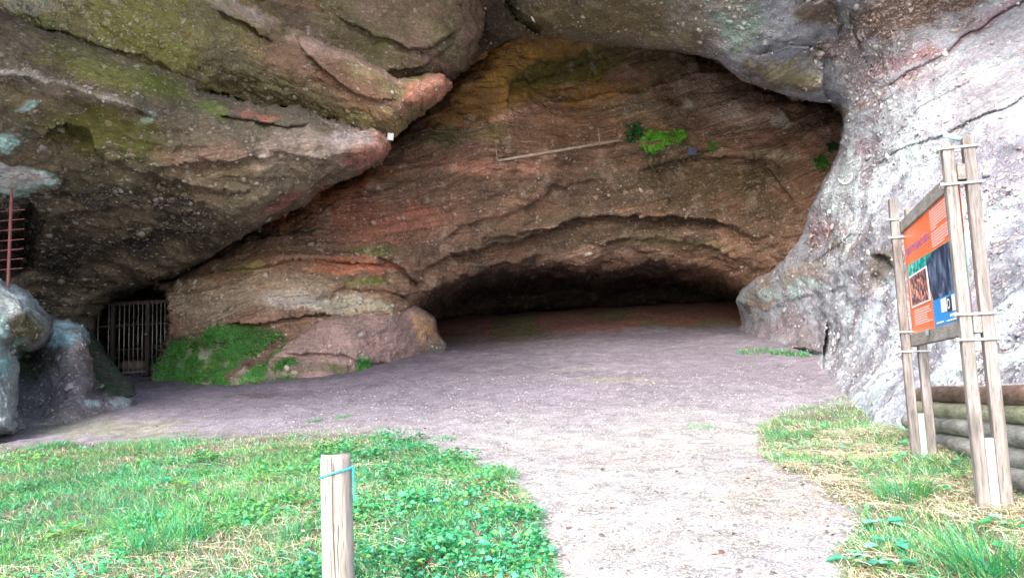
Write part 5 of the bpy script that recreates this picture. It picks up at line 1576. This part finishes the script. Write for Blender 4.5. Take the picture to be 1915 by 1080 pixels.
# moss cushion leaves on the foot of the wall
allv, allq, allt, allc = [], [], [], []; nb = 0
for rk, n in (('cave_wall', 26000), ('wall_foot', 5000)):
    p_, q_, U_, W_, C_ = ROCKS[rk]
    p_ = p_[:len(C_)]
    wgt = np.where((C_[:, 1] > C_[:, 0] * 1.45) & (W_ > 590) & (W_ < 740) & (U_ < 720) & (U_ > 270), 1.0, 0)
    wgt = wgt * sstep(-.35, .25, fbm(p_[:, 0] * 2.2, p_[:, 1] * 2.2, p_[:, 2] * 3.5, 5, .65))
    if wgt.sum() < 5: continue
    ii = rg.choice(len(wgt), n, p=wgt / wgt.sum())
    c = p_[ii] + rg.normal(size=(n, 3)) * .012; c[:, 1] -= rg.uniform(0, .015, n)
    D = rg.normal(size=(n, 3)) * np.array([1, .5, 1]) + np.array([0, -.6, -.2]); NN = rg.normal(size=(n, 3)) * .4 + np.array([0, -1, .8])
    L = rg.uniform(.01, .028, n)
    v, q, t3 = leaves(c, D, NN, L, L * .8)
    allv.append(v); allq.append(q + nb); allt.append(t3 + nb); nb += len(v)
    cl = zone(c, 3, 3.0)
    cc = pick([np.array((.08, .3, .06)), np.array((.14, .38, .08)), np.array((.04, .15, .04))], [.45, .3, .25], n, rg, .25) * (1 + .35 * np.clip(cl, -1, 1))[:, None]
    allc.append(np.repeat(cc, 8, 0))
me = np_mesh('moss', np.vstack(allv), [np.vstack(allq), np.vstack(allt)], M_LEAF, {'Col': np.vstack(allc)})
tag(link('moss', me), 'bright green moss and liverwort on the foot of the wall right of the gate', kind='stuff')

# gravel: loose stones on the path and the trodden earth
p = sample(20000, -4, 5, 2.3, 15, [(0, 840), (250, 720), (830, 660), (1380, 610), (1540, 690), (1700, 780), (1430, 800), (1620, 970), (1560, 1100), (1050, 1100), (1000, 930), (850, 850), (500, 810)], 10, 1.9)
n = len(p); sz = np.clip(np.exp(rg.normal(math.log(.0058), .5, n)), .003, .02)
NN = np.tile(np.array([0, 0, 1.0]), (n, 1)) + rg.normal(size=(n, 3)) * .15; NN /= np.linalg.norm(NN, axis=1, keepdims=True)
v, f = stones(p, NN, sz, rg, .55)
c = pick([(.4, .38, .4), (.26, .24, .26), (.5, .48, .48), (.12, .1, .09), (.3, .25, .22)], [.3, .25, .16, .14, .15], n, rg)
M_GRAV = leaf_material('gravel_stone', 0.0, .9)
me = np_mesh('gravel', v, [f], M_GRAV, {'Col': np.repeat(c, 12, 0)}, smooth=False)
tag(link('gravel', me), 'loose pale gravel on the path', kind='stuff')
# litter: dead leaves and bits blown over the earth
p = sample(420, -6, 5, 2.6, 15, [(0, 800), (250, 710), (830, 665), (1500, 690), (1700, 780), (1560, 1090), (1050, 1090), (1000, 930), (850, 850), (500, 810)], 10, 1.4)
p2 = sample(60, -6, 0, 10, 17, [(460, 732), (600, 732), (610, 748), (450, 748)], 4, 1.01); p3 = sample(160, -7, 1, 2.6, 8, GRASS_L)
p3[:, 2] += .05
p = np.vstack([p, p2, p3]); n = len(p); p[:, 2] += .008
az = rg.uniform(0, 6.3, n); D = np.stack([np.cos(az), np.sin(az), rg.uniform(-.1, .3, n)], 1); NN = np.stack([rg.normal(0, .3, n), rg.normal(0, .3, n), np.ones(n)], 1)
L = rg.uniform(.015, .05, n)
v, q, t3 = leaves(p, D, NN, L, L * rg.uniform(.25, .7, n), .3)
c = pick([(.12, .08, .06), (.3, .2, .13), (.45, .35, .25)], [.5, .3, .2], n, rg)
me = np_mesh('leaf_litter', v, [q, t3], M_STRAW, {'Col': np.repeat(c, 8, 0)})
tag(link('leaf_litter', me), 'dead leaf bits scattered on earth and grass', kind='stuff')
# ================================================================== CAMERA, LIGHT
cam_d = bpy.data.cameras.new('camera'); cam = bpy.data.objects.new('camera', cam_d); COL.objects.link(cam)
cam.location = EYE.tolist()
cam.rotation_mode = 'QUATERNION'
cam.rotation_quaternion = Matrix((_R.tolist(), _U.tolist(), (-_F).tolist())).transposed().to_quaternion()
cam_d.sensor_width = 36; cam_d.lens = 36 * F_PX / 1915; cam_d.clip_start = .05; cam_d.clip_end = 3000
scene.camera = cam
SUN_EL, SUN_AZ = math.radians(40), math.radians(208)      # azimuth from +Y, clockwise: behind the viewer, over the left shoulder
w = bpy.data.worlds.new('World'); scene.world = w; w.use_nodes = True
wt = w.node_tree; wt.nodes.clear()
sky = wt.nodes.new('ShaderNodeTexSky'); sky.sky_type = 'NISHITA'; sky.sun_disc = False
sky.sun_elevation = SUN_EL; sky.sun_rotation = SUN_AZ; sky.air_density = 1.0; sky.dust_density = 3.0; sky.ozone_density = 1.0
bg = wt.nodes.new('ShaderNodeBackground'); bg.inputs[1].default_value = .15
wo = wt.nodes.new('ShaderNodeOutputWorld'); wt.links.new(sky.outputs[0], bg.inputs[0]); wt.links.new(bg.outputs[0], wo.inputs[0])
sd_ = bpy.data.lights.new('sun', 'SUN'); sd_.energy = 1.2; sd_.angle = math.radians(30); sd_.color = (1, .99, .97)
sun = bpy.data.objects.new('sun', sd_); COL.objects.link(sun)
sdir = Vector((math.sin(SUN_AZ) * math.cos(SUN_EL), math.cos(SUN_AZ) * math.cos(SUN_EL), math.sin(SUN_EL)))
sun.rotation_mode = 'QUATERNION'; sun.rotation_quaternion = sdir.to_track_quat('Z', 'Y')
vs = scene.view_settings; vs.view_transform = 'Standard'; vs.look = 'None'; vs.gamma = 1; vs.exposure = 2.27
scene.render.film_transparent = False
scene.cycles.use_denoising = True
scene.cycles.max_bounces = 6; scene.cycles.diffuse_bounces = 4
